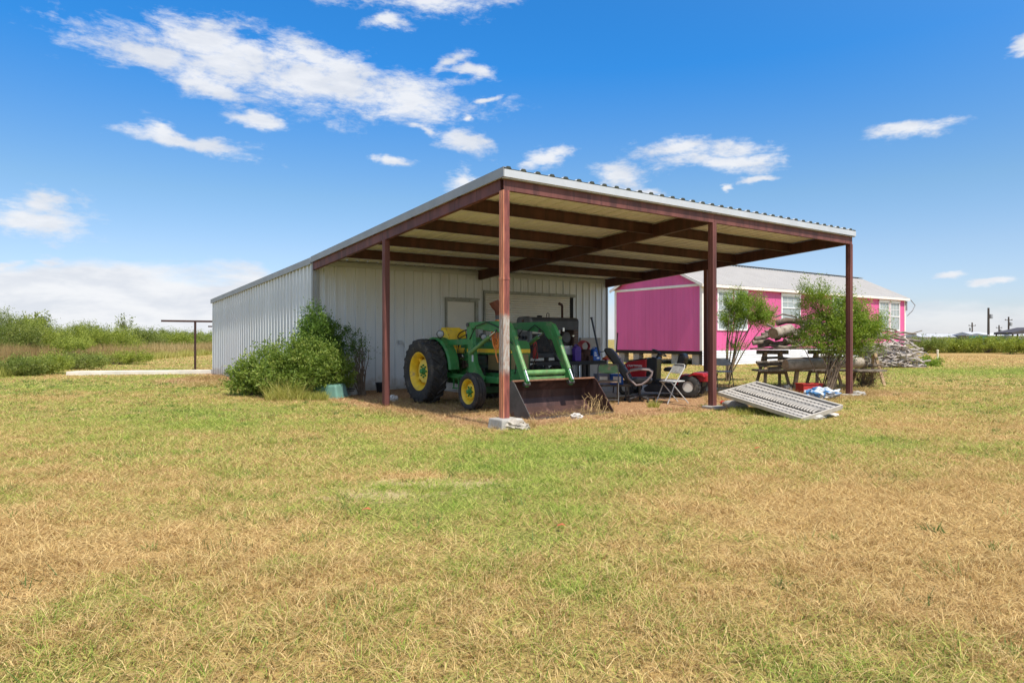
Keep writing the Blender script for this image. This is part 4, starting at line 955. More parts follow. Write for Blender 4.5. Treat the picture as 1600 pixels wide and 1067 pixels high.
for sy in (-1, 1):
    b = MB(); y = .29*sy; b.tube([(.02, y, .36), (-.13, y, .50), (-.17, y, .60), (-.10, y, .66), (.10, y, .69), (.28, y, .68), (.35, y, .63), (.33, y, .56), (.25, y, .46), (.14, y, .38)], .022, 8, closed=True); b.obj('armrest', ARM, oc, smooth=True)
b = MB(); b.tube([(.08, 0, .12), (.08, 0, .38)], .03, 10); b.box(-.06, .22, -.12, .12, .36, .40); b.obj('gas_lift', BLACKP, oc)
for k in range(5):
    a = k*2*math.pi/5+.3; b = MB(); ex = (.08+.32*math.cos(a), .32*math.sin(a), .075); b.bar((.08, 0, .12), ex, .05, .035); lg = b.obj('base_leg', GREYST, oc, bevel=.01)
    b = MB(); b.lathe([(.028, -.02), (.028, .02)], (ex[0], ex[1], .028), (math.sin(a), -math.cos(a), 0), 12); b.bar((ex[0], ex[1], .03), (ex[0], ex[1], .08), .012, .03); b.obj('caster', BLACKP, lg)
# ------------------------------------------------------------------ red riding mower, facing left
mv = at(1077, 16.9); mf = at(972, 17.7); md_ = (mf-mv).normalized(); MA = math.atan2(md_.y, md_.x); WBm = (mf-mv).length-.12
mw = thing('riding_mower', 'red riding lawn mower with black seat parked behind the chairs', 'lawn mower', mv-Vector((md_.y, -md_.x, 0))*-.0+Vector((-md_.y, md_.x, 0))*-.32, MA)
RED = mat('red_mower_paint', (.36, .012, .018), .32, 0, .15, 4)
def mwheel(name, x, y, r, w):
    s_ = 1 if y > 0 else -1
    b = MB(); b.lathe([(r*.48, -w/2), (r*.75, -w*.54), (r*.93, -w*.45), (r, -w*.3), (r, w*.3), (r*.93, w*.45), (r*.75, w*.54), (r*.48, w/2)], (x, y, r), (0, 1, 0), 32, closed=True)
    for i in range(18):
        a = i*2*math.pi/18; 
        for q in (-1, 1): b.bar((x+math.cos(a)*r, y, r+math.sin(a)*r), (x+math.cos(a+.16)*r*.985, y+q*w*.45, r+math.sin(a+.16)*r*.985), .022, .02, (math.cos(a), 0, math.sin(a)))
    o = b.obj(name, BLACK, mw, smooth=True)
    b = MB(); b.lathe([(r*.50, -w*.42), (r*.44, -w*.30), (r*.18, -w*.25), (.02, -w*.3)], (x, y, r), (0, -s_, 0), 24); b.lathe([(r*.5, -w*.44*-1), (r*.44, w*.32), (r*.2, w*.25), (.02, w*.28)], (x, y, r), (0, s_, 0), 24); b.obj('rim', mat('pale_mower_rim', (.50, .48, .43), .5, 0, .2), o, smooth=True)
mwheel('rear_wheel', 0, .36, .28, .24); mwheel('rear_wheel', 0, -.36, .28, .24); mwheel('front_wheel', WBm, .36, .20, .16); mwheel('front_wheel', WBm, -.36, .20, .16)
b = MB(); b.prism([(1.12, .50), (1.10, .94), (1.25, .92), (1.62, .86), (1.74, .78), (1.79, .55), (1.74, .45), (.96, .42)], lambda p, q, r: (p, r, q), .50); hd = b.obj('hood', RED, mw, bevel=.04, seg=3)
b = MB(); b.prism([(1.10, .945), (1.25, .925), (1.6, .873), (1.58, .893), (1.25, .955), (1.12, .975)], lambda p, q, r: (p, r, q), .42); b.obj('hood_top', BLACKP, hd, bevel=.006)
b = MB(); b.prism([(.86, .36), (.84, .96), (.94, 1.00), (1.10, .95), (1.13, .40)], lambda p, q, r: (p, r, q), .48); b.obj('dashboard', BLACKP, mw, bevel=.02)
b = MB(); c = Vector((.84, 0, 1.10)); ax = Vector((-.45, 0, .89)).normalized(); e1 = Vector((0, 1, 0)); e2 = ax.cross(e1)
b.tube([c+e1*(.19*math.cos(t*math.pi/12))+e2*(.19*math.sin(t*math.pi/12)) for t in range(24)], .016, 8, closed=True)
for t in (.5, 2.6, 4.7): b.tube([c, c+e1*(.18*math.cos(t))+e2*(.18*math.sin(t))], .014, 6)
b.tube([c, c-ax*.16], .03, 8); b.obj('steering_wheel', BLACKP, mw, smooth=True)
b = MB(); b.prism([(-.40, .52), (-.36, .62), (-.12, .63), (.22, .42), (.30, .32), (.22, .31), (.05, .44), (-.10, .56), (-.30, .56)], lambda p, q, r: (p, r, q), .94); b.box(-.42, .25, -.30, .30, .40, .56); b.obj('fender', RED, mw, bevel=.015)
b = MB(); b.prism([(.30, .64), (.28, .72), (.64, .74), (.70, .68), (.66, .63)], lambda p, q, r: (p, r, q), .42); s1 = b.obj('seat', LEA, mw, bevel=.03, seg=3)
b = MB(); b.prism([(.38, .70), (.30, 1.02), (.24, 1.10), (.16, 1.08), (.12, .98), (.20, .70)], lambda p, q, r: (p, r, q), .44); b.obj('backrest', LEA, s1, bevel=.045, seg=3)
b = MB(); b.box(-.30, 1.55, -.22, .22, .28, .42); b.obj('chassis', BLACKP, mw)
b = MB(); b.prism([(.25, .12), (.22, .24), (.35, .30), (1.0, .30), (1.12, .22), (1.10, .12)], lambda p, q, r: (p, r, q), .98); b.obj('cutting_deck', mat('dark_deck', (.03, .028, .03), .5, 0, .3), mw, bevel=.03)
b = MB(); b.box(.28, .62, -.44, -.24, .31, .33); b.box(.28, .62, .24, .44, .31, .33); b.obj('footrest', BLACKP, mw)
# lettering on the hood side nearest the camera
side = 1 if (Matrix.Rotation(MA, 3, 'Z') @ Vector((0, 1, 0))).y < 0 else -1
cu = bpy.data.curves.new('t', 'FONT'); cu.body = 'CRAFTSMAN'; cu.size = .075; cu.extrude = .002; cu.align_x = 'CENTER'
to_ = bpy.data.objects.new('t', cu); col.objects.link(to_); bpy.context.view_layer.update()
me = bpy.data.meshes.new_from_object(to_.evaluated_get(bpy.context.evaluated_depsgraph_get())); bpy.data.objects.remove(to_); me.materials.append(WHITE)
lt = bpy.data.objects.new('lettering', me); col.objects.link(lt); lt.parent = hd; lt.location = (1.42, .255*side, .74); lt.rotation_euler = (R(90), 0, R(180) if side > 0 else 0); lt.scale = (.92, 1, 1)

# ------------------------------------------------------------------ tubs, buckets, pots, stones by the barn wall
TEAL = mat('teal_green_plastic', (.14, .27, .215), .35, 0, .15, 4)
p = at(515, 17.0); b = MB()
vs = []
for z, kx, ky in ((0, .40, .27), (.34, .33, .22)):
    for x, y in ((-1, -1), (1, -1), (1, 1), (-1, 1)): vs.append((x*kx, y*ky, z))
b.add(vs, [(3, 2, 1, 0), (4, 5, 6, 7), (0, 1, 5, 4), (1, 2, 6, 5), (2, 3, 7, 6), (3, 0, 4, 7)])
o = b.obj('plastic_tub', TEAL, None, bevel=.05, seg=3); o.location = p; o.rotation_euler = (R(4), 0, R(-18)); tag(o, 'upturned teal-green plastic tub on the grass beside the shrubs', 'tub')
b = MB(); b.box(-.43, .43, -.30, .30, 0, .035); b.obj('rim', TEAL, o, bevel=.012)
p = at(551, 17.9); b = MB(); b.lathe([(.15, 0), (.155, .01), (.18, .36), (.19, .36), (.19, .38), (.17, .38), (.16, .1), (.02, .06)], (0, 0, 0), (0, 0, 1), 24)
WB = mat('dirty_white_plastic', (.52, .50, .46), .5, 0, .25, 5, (.30, .26, .2), 6, .56, .7)
o = b.obj('bucket', WB, None, smooth=True); o.location = p; tag(o, 'dirty white plastic bucket between the teal tub and the barn wall', 'bucket')
b = MB(); b.tube([(.19, 0, .33), (.16, -.13, .22), (0, -.2, .17), (-.16, -.13, .22), (-.19, 0, .33)], .005, 5); b.obj('handle', GREYST, o)
b = MB(); b.box(-.10, .10, -.181, -.176, .14, .16); b.box(-.06, .08, -.1795, -.1745, .10, .115); b.obj('label_print', BLACKP, o)
p = at(540, 18.2); b = MB(); b.box(-.22, .22, -.15, .15, 0, .36); b.box(-.23, .23, -.16, .16, .30, .36); o = b.obj('storage_box', WB, None, bevel=.015); o.location = p; o.rotation_euler = (0, 0, R(25)); tag(o, 'dirty white plastic box just behind the white bucket', 'box')
p = at(594, 18.6); b = MB(); b.lathe([(.09, 0), (.12, .24), (.13, .24), (.13, .27), (.11, .27), (.09, .05)], (0, 0, 0), (0, 0, 1), 20); o = b.obj('plant_pot', BLACKP, None, smooth=True); o.location = p; tag(o, 'small black plant pot at the foot of the barn wall', 'plant pot')
def stone(px, Y, r, label, seed, m_=ROCKM, rough=.22):
    b = MB(); b.blob((0, 0, r[2]*.6), r, seed, rough, 2); o = b.obj('stone', m_, None, smooth=True); o.location = at(px, Y); o.rotation_euler = (0, 0, seed); tag(o, label, 'stone'); return o
PALER = mat('white_stone', (.62, .58, .52), .9, 0, .2, 6, None, 2, .5, .6, .6, 30)
stone(614, 16.0, (.13, .10, .09), 'whitish stone at the foot of the left carport post', 1, PALER)
stone(901, 12.5, (.14, .09, .06), 'white chalky stone lying in front of the loader bucket', 2, PALER)
stone(800, 11.02, (.22, .15, .10), 'pale rough stone leaning on the corner post footing', 3)
stone(815, 10.95, (.14, .11, .07), 'smaller rough stone to the right of the corner post footing', 4)
stone(1148, 14.3, (.42, .14, .10), 'long pale stone beside the middle front post under the metal panel', 5, CONC, .1)
stone(1274, 12.35, (.15, .12, .06), 'round grey stone tucked under the near corner of the metal panel', 6, CONC, .12)
stone(1300, 12.9, (.16, .10, .03), 'flat pale stone just right of the metal panel', 7, PALER)
stone(1286, 12.6, (.07, .06, .05), 'little white stone between the metal panel and the flat stone', 8, PALER)
stone(1342, 17.6, (.16, .12, .07), 'grey stone beside the right carport post', 9, CONC)
stone(1205, 17.2, (.10, .09, .07), 'grey lump of rubble on the straw near the log rack', 10, CONC)
stone(1228, 19.3, (.18, .15, .09), 'dark rubble heap under the log rack legs', 11, CONC, .3)
# rusty cream block behind: end of low wall under the table
p = at(690, 19.3); b = MB(); b.box(-.55, .55, -.2, .2, 0, .20); o = b.obj('concrete_block', CONC, None, bevel=.01); o.location = p; o.rotation_euler = (0, 0, ANG); tag(o, 'low concrete block on the dirt behind the tractor wheels', 'block')
# two bins behind the green chair
for k, (px, m_, lb) in enumerate(((940, mat('blue_grey_bin', (.20, .22, .32), .5), 'small blue-grey bin behind the green folding chair'), (961, BLUE, 'small blue bin with white sticker behind the green folding chair'))):
    b = MB(); b.box(-.16, .16, -.15, .15, 0, .26); o = b.obj('storage_bin', m_, None, bevel=.012); o.location = at(px, 16.6, .35); o.rotation_euler = (0, 0, ANG*.3); tag(o, lb, 'bin')
    b = MB(); b.box(-.10, .10, -.156, -.151, .05, .20); b.obj('sticker', WHITE, o)
b = MB(); b.box(-.5, .5, -.22, .22, .31, .35)
for x in (-.45, .45):
    for y in (-.18, .18): b.box(x-.02, x+.02, y-.02, y+.02, 0, .31)
o = b.obj('low_bench', WOODG, None); o.location = at(951, 16.6); tag(o, 'low plank bench carrying two bins behind the green chair', 'bench')
# ------------------------------------------------------------------ aluminium slotted panel resting on rubble
A_ = Vector((5.15, 12.1, .02)); B_ = Vector((4.20, 13.9, .35)); D_ = Vector((5.95, 12.9, .27))
ex = (B_-A_); Lx = ex.length; ex.normalize(); ey = (D_-A_); ey = (ey-ex*ey.dot(ex)); Ly = 1.10; ey.normalize(); ez = ex.cross(ey)
if ez.z < 0: ez = -ez
M = Matrix.Identity(4)
for i in range(3): M[i][0], M[i][1], M[i][2], M[i][3] = ex[i], ey[i], ez[i], A_[i]
ALU = mat('dull_aluminium', (.46, .42, .365), .6, .1, .15, 5, (.36, .32, .27), 6, .56, .7)
SLOTSHADE = mat('dark_slot_shade', (.030, .027, .024), .8, .0, .2, 5)  # near-black sheet colour stands in for shade between slats and teeth
pn = bpy.data.objects.new('slotted_ramp', None); col.objects.link(pn); pn.matrix_world = M; tag(pn, 'long grey slotted metal panel lying tilted on rubble beside the middle front post', 'metal ramp')
b = MB(); b.box(0, Lx, 0, .045, -.045, .03); b.box(0, Lx, Ly-.045, Ly, -.045, .03); b.box(0, .03, .045, Ly-.045, -.06, .03); b.box(Lx-.03, Lx, .045, Ly-.045, -.06, .03); b.obj('frame', ALU, pn, bevel=.006)
b = MB(); b.box(.03, Lx-.03, .045, Ly-.045, -.035, -.025); b.obj('back_sheet', SLOTSHADE, pn)
for k, y in enumerate((.16, .29, .78, .93)):
    b = MB(); n = 46; vs = []
    for i in range(n+1):
        x = .04+(Lx-.08)*i/n; w_ = .036+(.012 if i % 2 else -.002)
        vs += [(x, y-w_-.008, -.020), (x, y-w_+.012, .018), (x, y+w_-.012, .018), (x, y+w_+.008, -.020)]
    b.add(vs, [(4*i+j, 4*i+4+j, 4*i+5+j, 4*i+1+j) for i in range(n) for j in range(3)]); b.obj('ribbed_slat', ALU, pn)
for i in range(30):
    x = .07+(Lx-.14)*(i+.5)/30; b = MB(); n = 8; pts = []
    for j in range(n+1):
        t = j/n; pts.append((x+.022*math.sin(t*math.pi), .41+.26*t, .012+.018*math.sin(t*math.pi)))
    vs = []
    for q in pts: vs += [(q[0]-.016, q[1], q[2]), (q[0]+.016, q[1], q[2]), (q[0]+.016, q[1], q[2]-.02), (q[0]-.016, q[1], q[2]-.02)]
    b.add(vs, [(4*a+j, 4*a+(j+1) % 4, 4*a+4+(j+1) % 4, 4*a+4+j) for a in range(n) for j in range(4)]); b.obj('louvre_tooth', ALU, pn)

# ------------------------------------------------------------------ red crate and blue-white bag
b = MB(); b.box(-.28, .28, -.18, .18, 0, .02)
for (x0, x1, y0, y1) in ((-.28, .28, -.18, -.165), (-.28, .28, .165, .18), (-.28, -.265, -.165, .165), (.265, .28, -.165, .165)): b.box(x0, x1, y0, y1, .02, .27)
b.box(-.30, .30, -.20, -.18, .24, .27); b.box(-.30, -.28, -.18, .20, .24, .27); b.box(.28, .30, -.18, .20, .24, .27)
o = b.obj('red_crate', mat('faded_red_plastic', (.40, .03, .025), .55, 0, .2, 5), None, bevel=.004); o.location = at(1264, 18.3); o.rotation_euler = (0, 0, R(10)); tag(o, 'open faded red plastic crate in front of the log rack', 'crate')
def bag_material():
    m = bpy.data.materials.new('blue_white_bag'); m.use_nodes = True; w = NT(m.node_tree); bs = w.n['Principled BSDF']
    tc = w.new('ShaderNodeTexCoord'); n = w.noise(tc.outputs['Object'], 5.5, 3, .5, .6)
    c = w.mix(w.smooth(n, .46, .52), (.48, .50, .50), (.05, .17, .36)); c = w.mix(w.smooth(w.noise(tc.outputs['Object'], 3, 4), .56, .62), c, (.20, .19, .18))
    w.link(c, bs.inputs['Base Color']); bs.inputs['Roughness'].default_value = .35; return m
import bmesh
bm = bmesh.new(); bmesh.ops.create_icosphere(bm, subdivisions=4, radius=1)
from mathutils import noise as mn
for v in bm.verts:
    d = v.co.normalized(); k = 1+.28*mn.noise(d*2.2)+.16*mn.noise(d*6)+.05*abs(mn.noise(d*13))
    v.co = Vector((d.x*.46*k, d.y*.30*k, max(-.16, d.z*.20*k)+.16))*.80
for sx in (1,):
    for v in bm.verts:
        if v.co.x > .30: v.co.z += (v.co.x-.30)*.7; v.co.x += .08
me = bpy.data.meshes.new('plastic_bag'); bm.to_mesh(me); bm.free(); me.materials.append(bag_material())
o = bpy.data.objects.new('plastic_bag', me); col.objects.link(o); o.location = at(1281, 16.4); tag(o, 'crumpled blue and white plastic sack beside the red crate', 'bag')
# small red-orange litter on the left of the metal panel
b = MB(); b.blob((0, 0, .04), (.09, .05, .035), 3, .3, 1); o = b.obj('red_rag', RD2, None); o.location = at(1131, 15.2); tag(o, 'small red rag on the dirt behind the left end of the metal panel', 'rag')

# ------------------------------------------------------------------ log rack: two sawhorses, planks, poles and logs
def log(p, q, r, name, label, cat, m=WOODG, group=None, wob=.03, cut=True, n=7, seed=0, taper=.85):
    rd = random.Random(seed); p, q = Vector(p), Vector(q); pts = []; rs = []; L = (q-p).length
    for i in range(n):
        t = i/(n-1); pts.append(p.lerp(q, t)+Vector((rd.uniform(-1, 1), rd.uniform(-1, 1), rd.uniform(-1, 1)))*wob*min(1, 4*t*(1-t)+.1)); rs.append(r*(1-(1-taper)*t)*rd.uniform(.94, 1.06))
    b = MB(); b.tube(pts, rs, 10); o = b.obj(name, m, None, smooth=True)
    if label: tag(o, label, cat, group)
    if cut:
        d = (pts[0]-pts[1]).normalized(); c = MB(); c.lathe([(rs[0]*.93, .0), (rs[0]*.93, .004), (.002, .006)], pts[0], d, 14); c.obj('cut_end', CUTW, o)
    return o
Yr = 20.5
PALEW = mat('pale_barkless_wood', (.33, .28, .22), .8, 0, .3, 4, (.20, .16, .12), 5, .5, .66, .5, 40)
def sawhorse(px0, px1, Y, ytop, label):
    x0 = at(px0, Y).x; x1 = at(px1, Y).x; zt = zat(ytop, Y); t = thing('sawhorse', label, 'sawhorse', ((x0+x1)/2, Y, 0)); hw = (x1-x0)/2
    b = MB(); b.box(-hw*.6-.25, hw*.6+.25, -.06, .06, zt-.12, zt); b.obj('beam', WOODG, t, bevel=.006)
    for sx in (-1, 1):
        for sy in (-1, 1):
            b = MB(); b.bar((sx*hw, sy*.38, 0), (sx*hw*.6, sy*.05, zt-.06), .085, .05, (0, 1, 0)); b.obj('leg', WOODT, t, bevel=.004)
    b = MB(); b.bar((-hw*.85, -.22, .45), (hw*.85, -.22, .45), .03, .09); b.bar((-hw*.85, .22, .45), (hw*.85, .22, .45), .03, .09); b.obj('brace', WOODT, t)
    return t
sawhorse(1188, 1226, 20.6, 547, 'left wooden sawhorse of the log rack with splayed pine legs'); sawhorse(1268, 1306, 20.9, 547, 'middle sawhorse of the log rack, half hidden by the leafy shrub'); sawhorse(1340, 1372, 21.4, 549, 'right sawhorse of the log rack beyond the end carport post')
GR = 'poles and logs piled on the rack'
BRX = mat('bleached_stick', (.34, .28, .22), .85, 0, .35, 6)
rd = random.Random(11); k = 0
defs = []
zt = zat(546, 20.7)
# planks on the sawhorses
for i in range(3):
    b = MB(); y = 20.25+i*.32; b.box(at(1174+i*4, y).x, at(1382-i*5, y).x, y-.13, y+.13, zt+.006, zt+.045+.004*i); tag(b.obj('plank', WOODG, None, bevel=.004), ['front', 'middle', 'rear'][i]+' weathered plank lying across the sawhorses under the logs', 'plank')
# the pile
L = [((1176, 536, 20.3), (1250, 540, 20.4), .075), ((1180, 530, 20.5), (1262, 520, 20.9), .07), ((1190, 522, 20.7), (1300, 527, 20.7), .06), ((1225, 532, 20.4), (1378, 540, 20.9), .07),
     ((1214, 505, 20.9), (1316, 499, 21.0), .10), ((1228, 514, 20.8), (1342, 512, 21.1), .085), ((1196, 518, 21.1), (1352, 505, 21.3), .05), ((1240, 524, 20.6), (1392, 530, 21.0), .06),
     ((1212, 495, 21.1), (1292, 492, 21.0), .028), ((1252, 508, 20.6), (1388, 517, 20.8), .05), ((1230, 529, 20.8), (1370, 521, 21.1), .05), ((1262, 500, 21.0), (1400, 515, 21.3), .045),
     ((1300, 520, 20.6), (1432, 522, 21.4), .05), ((1206, 540, 20.3), (1330, 541, 20.4), .05), ((1185, 541, 20.9), (1300, 536, 21.0), .06)]
nm = ['short', 'crooked', 'slim', 'long', 'thick dark', 'heavy', 'thin straight', 'knobbly', 'very thin', 'bent', 'split', 'slanting', 'far-reaching', 'front lower', 'rear lower']
for i, (a, c, r) in enumerate(L):
    m_ = WOODB if i in (4, 5) else WOODG
    log(at(a[0], a[2], zat(a[1], a[2])), at(c[0], c[2], zat(c[1], c[2])), r, 'log', nm[i]+' weathered log lying on top of the sawhorse rack', 'log', m_, GR, .11, seed=i, taper=.6)
log(at(1208, 20.0, zat(521, 20.0)), at(1234, 20.6, zat(515, 20.6)), .165, 'log', 'fat barkless log chunk with a sawn pale face on the left end of the rack', 'log', PALEW, GR, .01, seed=31, n=4, taper=1)
rd = random.Random(77)
odd = ['forked', 'snapped', 'upright leaning', 'whippy', 'crossed', 'twisted', 'peeled', 'stubby', 'tilted', 'hooked', 'spindly', 'jutting']
for i in range(12):
    px = 1195+i*15+rd.uniform(-6, 6); y0 = 20.3+rd.random(); py = rd.uniform(506, 536); L_x = rd.uniform(18, 48); dy = rd.uniform(-16, 16)
    log(at(px, y0, zat(py+dy/2, y0)), at(px+L_x, y0+rd.uniform(-.3, .4), zat(py-dy/2, y0)), rd.uniform(.018, .045), 'branch', odd[i]+' dead branch sticking out of the log heap on the sawhorses', 'branch', [WOODG, WOODB, BRX][i % 3], 'loose branches in the log heap', .09, cut=False, seed=200+i, taper=.4)
# lower tier: shelf poles and the big smooth log
L = [((1182, 566, 20.0), (1262, 560, 20.3), .045), ((1186, 572, 20.1), (1300, 566, 20.4), .04), ((1190, 560, 20.3), (1320, 558, 20.6), .04), ((1200, 575, 20.2), (1380, 570, 20.8), .04), ((1184, 569, 20.5), (1290, 571, 20.7), .05)]
for i, (a, c, r) in enumerate(L):
    log(at(a[0], a[2], zat(a[1], a[2])), at(c[0], c[2], zat(c[1], c[2])), r, 'pole', ['top left', 'lower', 'upper rear', 'longest', 'rearmost'][i]+' grey pole on the lower shelf of the rack', 'pole', WOODG, 'poles on the lower shelf', .04, seed=50+i)
log(at(1227, 19.2, zat(570, 19.2)), at(1345, 19.9, zat(566, 19.9)), .165, 'log', 'big smooth grey log lying low in front of the rack', 'log', PALEW, GR, .01, seed=70, taper=.9)
log(at(1196, 19.6, .07), at(1262, 20.1, .07), .06, 'log', 'brown timber lying on the ground under the rack', 'log', WOODB, GR, .01, seed=71)
for (px, Y, lb) in ((1244, 19.6, 'left'), (1305, 19.8, 'right')):
    b = MB(); x = at(px, Y).x; b.bar((x-.05, Y, 0), (x+.03, Y, zat(578, Y)), .11, .09); tag(b.obj('prop_post', WOODT, None), lb+' stubby pine post propping the big smooth log', 'post')
b = MB(); b.box(at(1178, 20.4).x, at(1375, 20.4).x, 20.0, 20.6, .50, .55); tag(b.obj('shelf_board', WOODG, None), 'low weathered shelf board running between the sawhorses', 'board')

# ------------------------------------------------------------------ brush pile at the end of the house
bp_o = thing('brush_pile', 'heap of dead grey branches piled by the right end of the pink house', 'brush pile', at(1382, 35.5))
rd = random.Random(5)
def branch(i, k=None):
    r = rd.uniform(.03, .075); Lb = rd.uniform(1.2, 2.8); a = rd.uniform(-.7, .7)+(math.pi if rd.random() < .5 else 0); h = rd.random()
    c = Vector((rd.uniform(-1.9, 1.5)*(1-h*.3), rd.uniform(-.9, .9), .08+1.15*h*h)); d = Vector((math.cos(a), math.sin(a)*.6, rd.uniform(-.18, .22)))
    pts = []
    for t in range(6):
        q = c+d*Lb*(t/5-.5)+Vector((rd.uniform(-.1, .1), rd.uniform(-.1, .1), rd.uniform(-.09, .09))); q.z = max(q.z, r); pts.append(q)
    b = MB(); b.tube(pts, [r*(1-.13*t) for t in range(6)], 6)
    if rd.random() < .8: s_ = pts[2]; e = s_+Vector((rd.uniform(-.5, .5), rd.uniform(-.3, .3), rd.uniform(.05, .45))); b.tube([s_, (s_+e)/2+Vector((.05, 0, .03)), e], [r*.6, r*.5, r*.3], 5)
    return b
BRM = mat('bleached_branch', (.46, .40, .35), .85, 0, .35, 4, (.20, .15, .12), 3, .5, .64)
for i in range(130): branch(i).obj('branch', BRM, bp_o)
for i, (x0, z0, x1, z1, r) in enumerate([(-1.9, 1.9, 1.8, 1.35, .09), (-.6, 1.8, 1.5, .7, .08), (-1.4, 1.2, 1.9, 1.9, .04), (.3, 1.75, 1.9, .9, .06), (-2.2, 1.3, .6, 1.9, .05), (-3.6, .5, -1.0, 1.0, .07), (-3.4, .2, -1.2, .3, .07)]):
    b = MB(); b.tube([(x0, -.3, z0), ((x0*2+x1)/3, -.2, (z0*2+z1)/3+.1), ((x0+x1*2)/3, -.25, (z0+2*z1)/3-.05), (x1, -.1, z1)], [r, r*.9, r*.8, r*.6], 8); b.obj('branch', BRM if i % 2 else WOODG, bp_o)

# ------------------------------------------------------------------ foliage
LEAFD = leafmat('shrub_leaf_dark', [(.035, .075, .014), (.07, .135, .022), (.11, .19, .032), (.17, .25, .05)])
LEAFM2 = leafmat('shrub_leaf_fresh', [(.04, .085, .014), (.085, .155, .025), (.13, .215, .035), (.20, .29, .055)])
LEAFM = leafmat('shrub_leaf_mid', [(.07, .12, .022), (.15, .22, .036), (.23, .30, .055), (.36, .38, .10)])
LEAFY = leafmat('shrub_leaf_bright', [(.08, .13, .018), (.17, .26, .030), (.26, .35, .046), (.38, .45, .085)])
OLIVE = leafmat('brush_leaf_olive', [(.13, .16, .025), (.23, .27, .040), (.32, .36, .06), (.41, .43, .09)])
OLIVE2 = leafmat('brush_leaf_grey_green', [(.10, .14, .03), (.17, .215, .045), (.26, .29, .07), (.34, .36, .11)])
DRYG = leafmat('dry_grass', [(.20, .12, .05), (.34, .23, .09), (.46, .33, .14), (.56, .44, .22)], .25)
GREG = leafmat('green_tall_grass', [(.16, .18, .035), (.30, .31, .06), (.44, .40, .11), (.56, .46, .18)], .3)
BROWNL = leafmat('brown_dead_twigs', [(.09, .055, .03), (.17, .11, .055), (.26, .18, .09)], .1)
def leaves(cent, L, Wd, dirs, flat=.0):
    N = len(cent); d = dirs/np.linalg.norm(dirs, axis=1, keepdims=True)
    q = rng.normal(size=(N, 3)); s_ = np.cross(d, q); s_ /= np.linalg.norm(s_, axis=1, keepdims=True)+1e-9
    L = L[:, None]; Wd = Wd[:, None]
    return np.stack([cent, cent+d*L*.45+s_*Wd/2, cent+d*L, cent+d*L*.45-s_*Wd/2], 1)
def shrub(name, label, cat, loc, blobs, nclump, nleaf, leaf, lm, wm=.38, spread=.16, stems=14, stem_r=.02, base_r=.12, droop=.0, group=None, up=.6, part='foliage', smat=STEMM, shell=.45, stemname='stem', elong=1.0):
    """blobs: crown volumes (x, y, z, rx, ry, rz) round the base; leaves in clumps at the ends of real twigs"""
    t = thing(name, label, cat, loc, 0, group)
    B = np.array(blobs, float); wt_ = B[:, 3]*B[:, 4]*B[:, 5]; wt_ /= wt_.sum()
    idx = rng.choice(len(B), nclump, p=wt_); u = rng.normal(size=(nclump, 3)); u /= np.linalg.norm(u, axis=1, keepdims=True)
    rad = rng.uniform(shell, 1.0, nclump)[:, None]
    cl = B[idx, :3]+u*B[idx, 3:]*rad; cl[:, 2] = np.maximum(cl[:, 2], .06)
    out = u*B[idx, 3:]; out /= np.linalg.norm(out, axis=1, keepdims=True)+1e-9
    # leaves
    ci = rng.integers(0, nclump, nleaf); sp = spread*rng.uniform(.5, 1.3, nclump)[ci][:, None]
    axis_ = out+np.array([0, 0, up]); axis_ += rng.normal(size=(nclump, 3))*.35; axis_ /= np.linalg.norm(axis_, axis=1, keepdims=True)
    tt = rng.uniform(-1, 1, nleaf)[:, None]
    c = cl[ci]+axis_[ci]*tt*sp*1.5*elong+rng.normal(size=(nleaf, 3))*sp*.5
    c[:, 2] = np.maximum(c[:, 2], .02)
    dr = axis_[ci]*.8+rng.normal(size=(nleaf, 3))*.8; dr[:, 2] -= droop
    L = leaf*rng.uniform(.6, 1.35, nleaf)
    tone = np.clip(rng.uniform(0, 1, nclump)[ci]*.55+rng.uniform(0, 1, nleaf)*.45, 0, 1)
    npmesh(part, leaves(c, L, L*wm, dr), 4, lm, tone, t)
    # stems to some of the clumps
    b = MB(); pick = rng.choice(nclump, min(stems, nclump), replace=False)
    for j in pick:
        e = Vector(cl[j]); s0 = Vector((rng.uniform(-1, 1)*base_r, rng.uniform(-1, 1)*base_r, -.02)); m1 = s0.lerp(e, .35)+Vector((rng.uniform(-.1, .1), rng.uniform(-.1, .1), .12*e.z)); m2 = s0.lerp(e, .7)+Vector((rng.uniform(-.08, .08), rng.uniform(-.08, .08), .08*e.z))
        b.tube([s0, m1, m2, e], [stem_r, stem_r*.75, stem_r*.5, stem_r*.2], 5)
        for _ in range(2):
            kx = rng.integers(0, nclump); e2 = Vector(cl[kx])
            if (e2-m2).length < .8*max(B[:, 3].max(), .5): b.tube([m2, (m2+e2)/2+Vector((0, 0, .03)), e2], [stem_r*.45, stem_r*.3, stem_r*.15], 4)
    b.obj(stemname, smat, t)
    return t
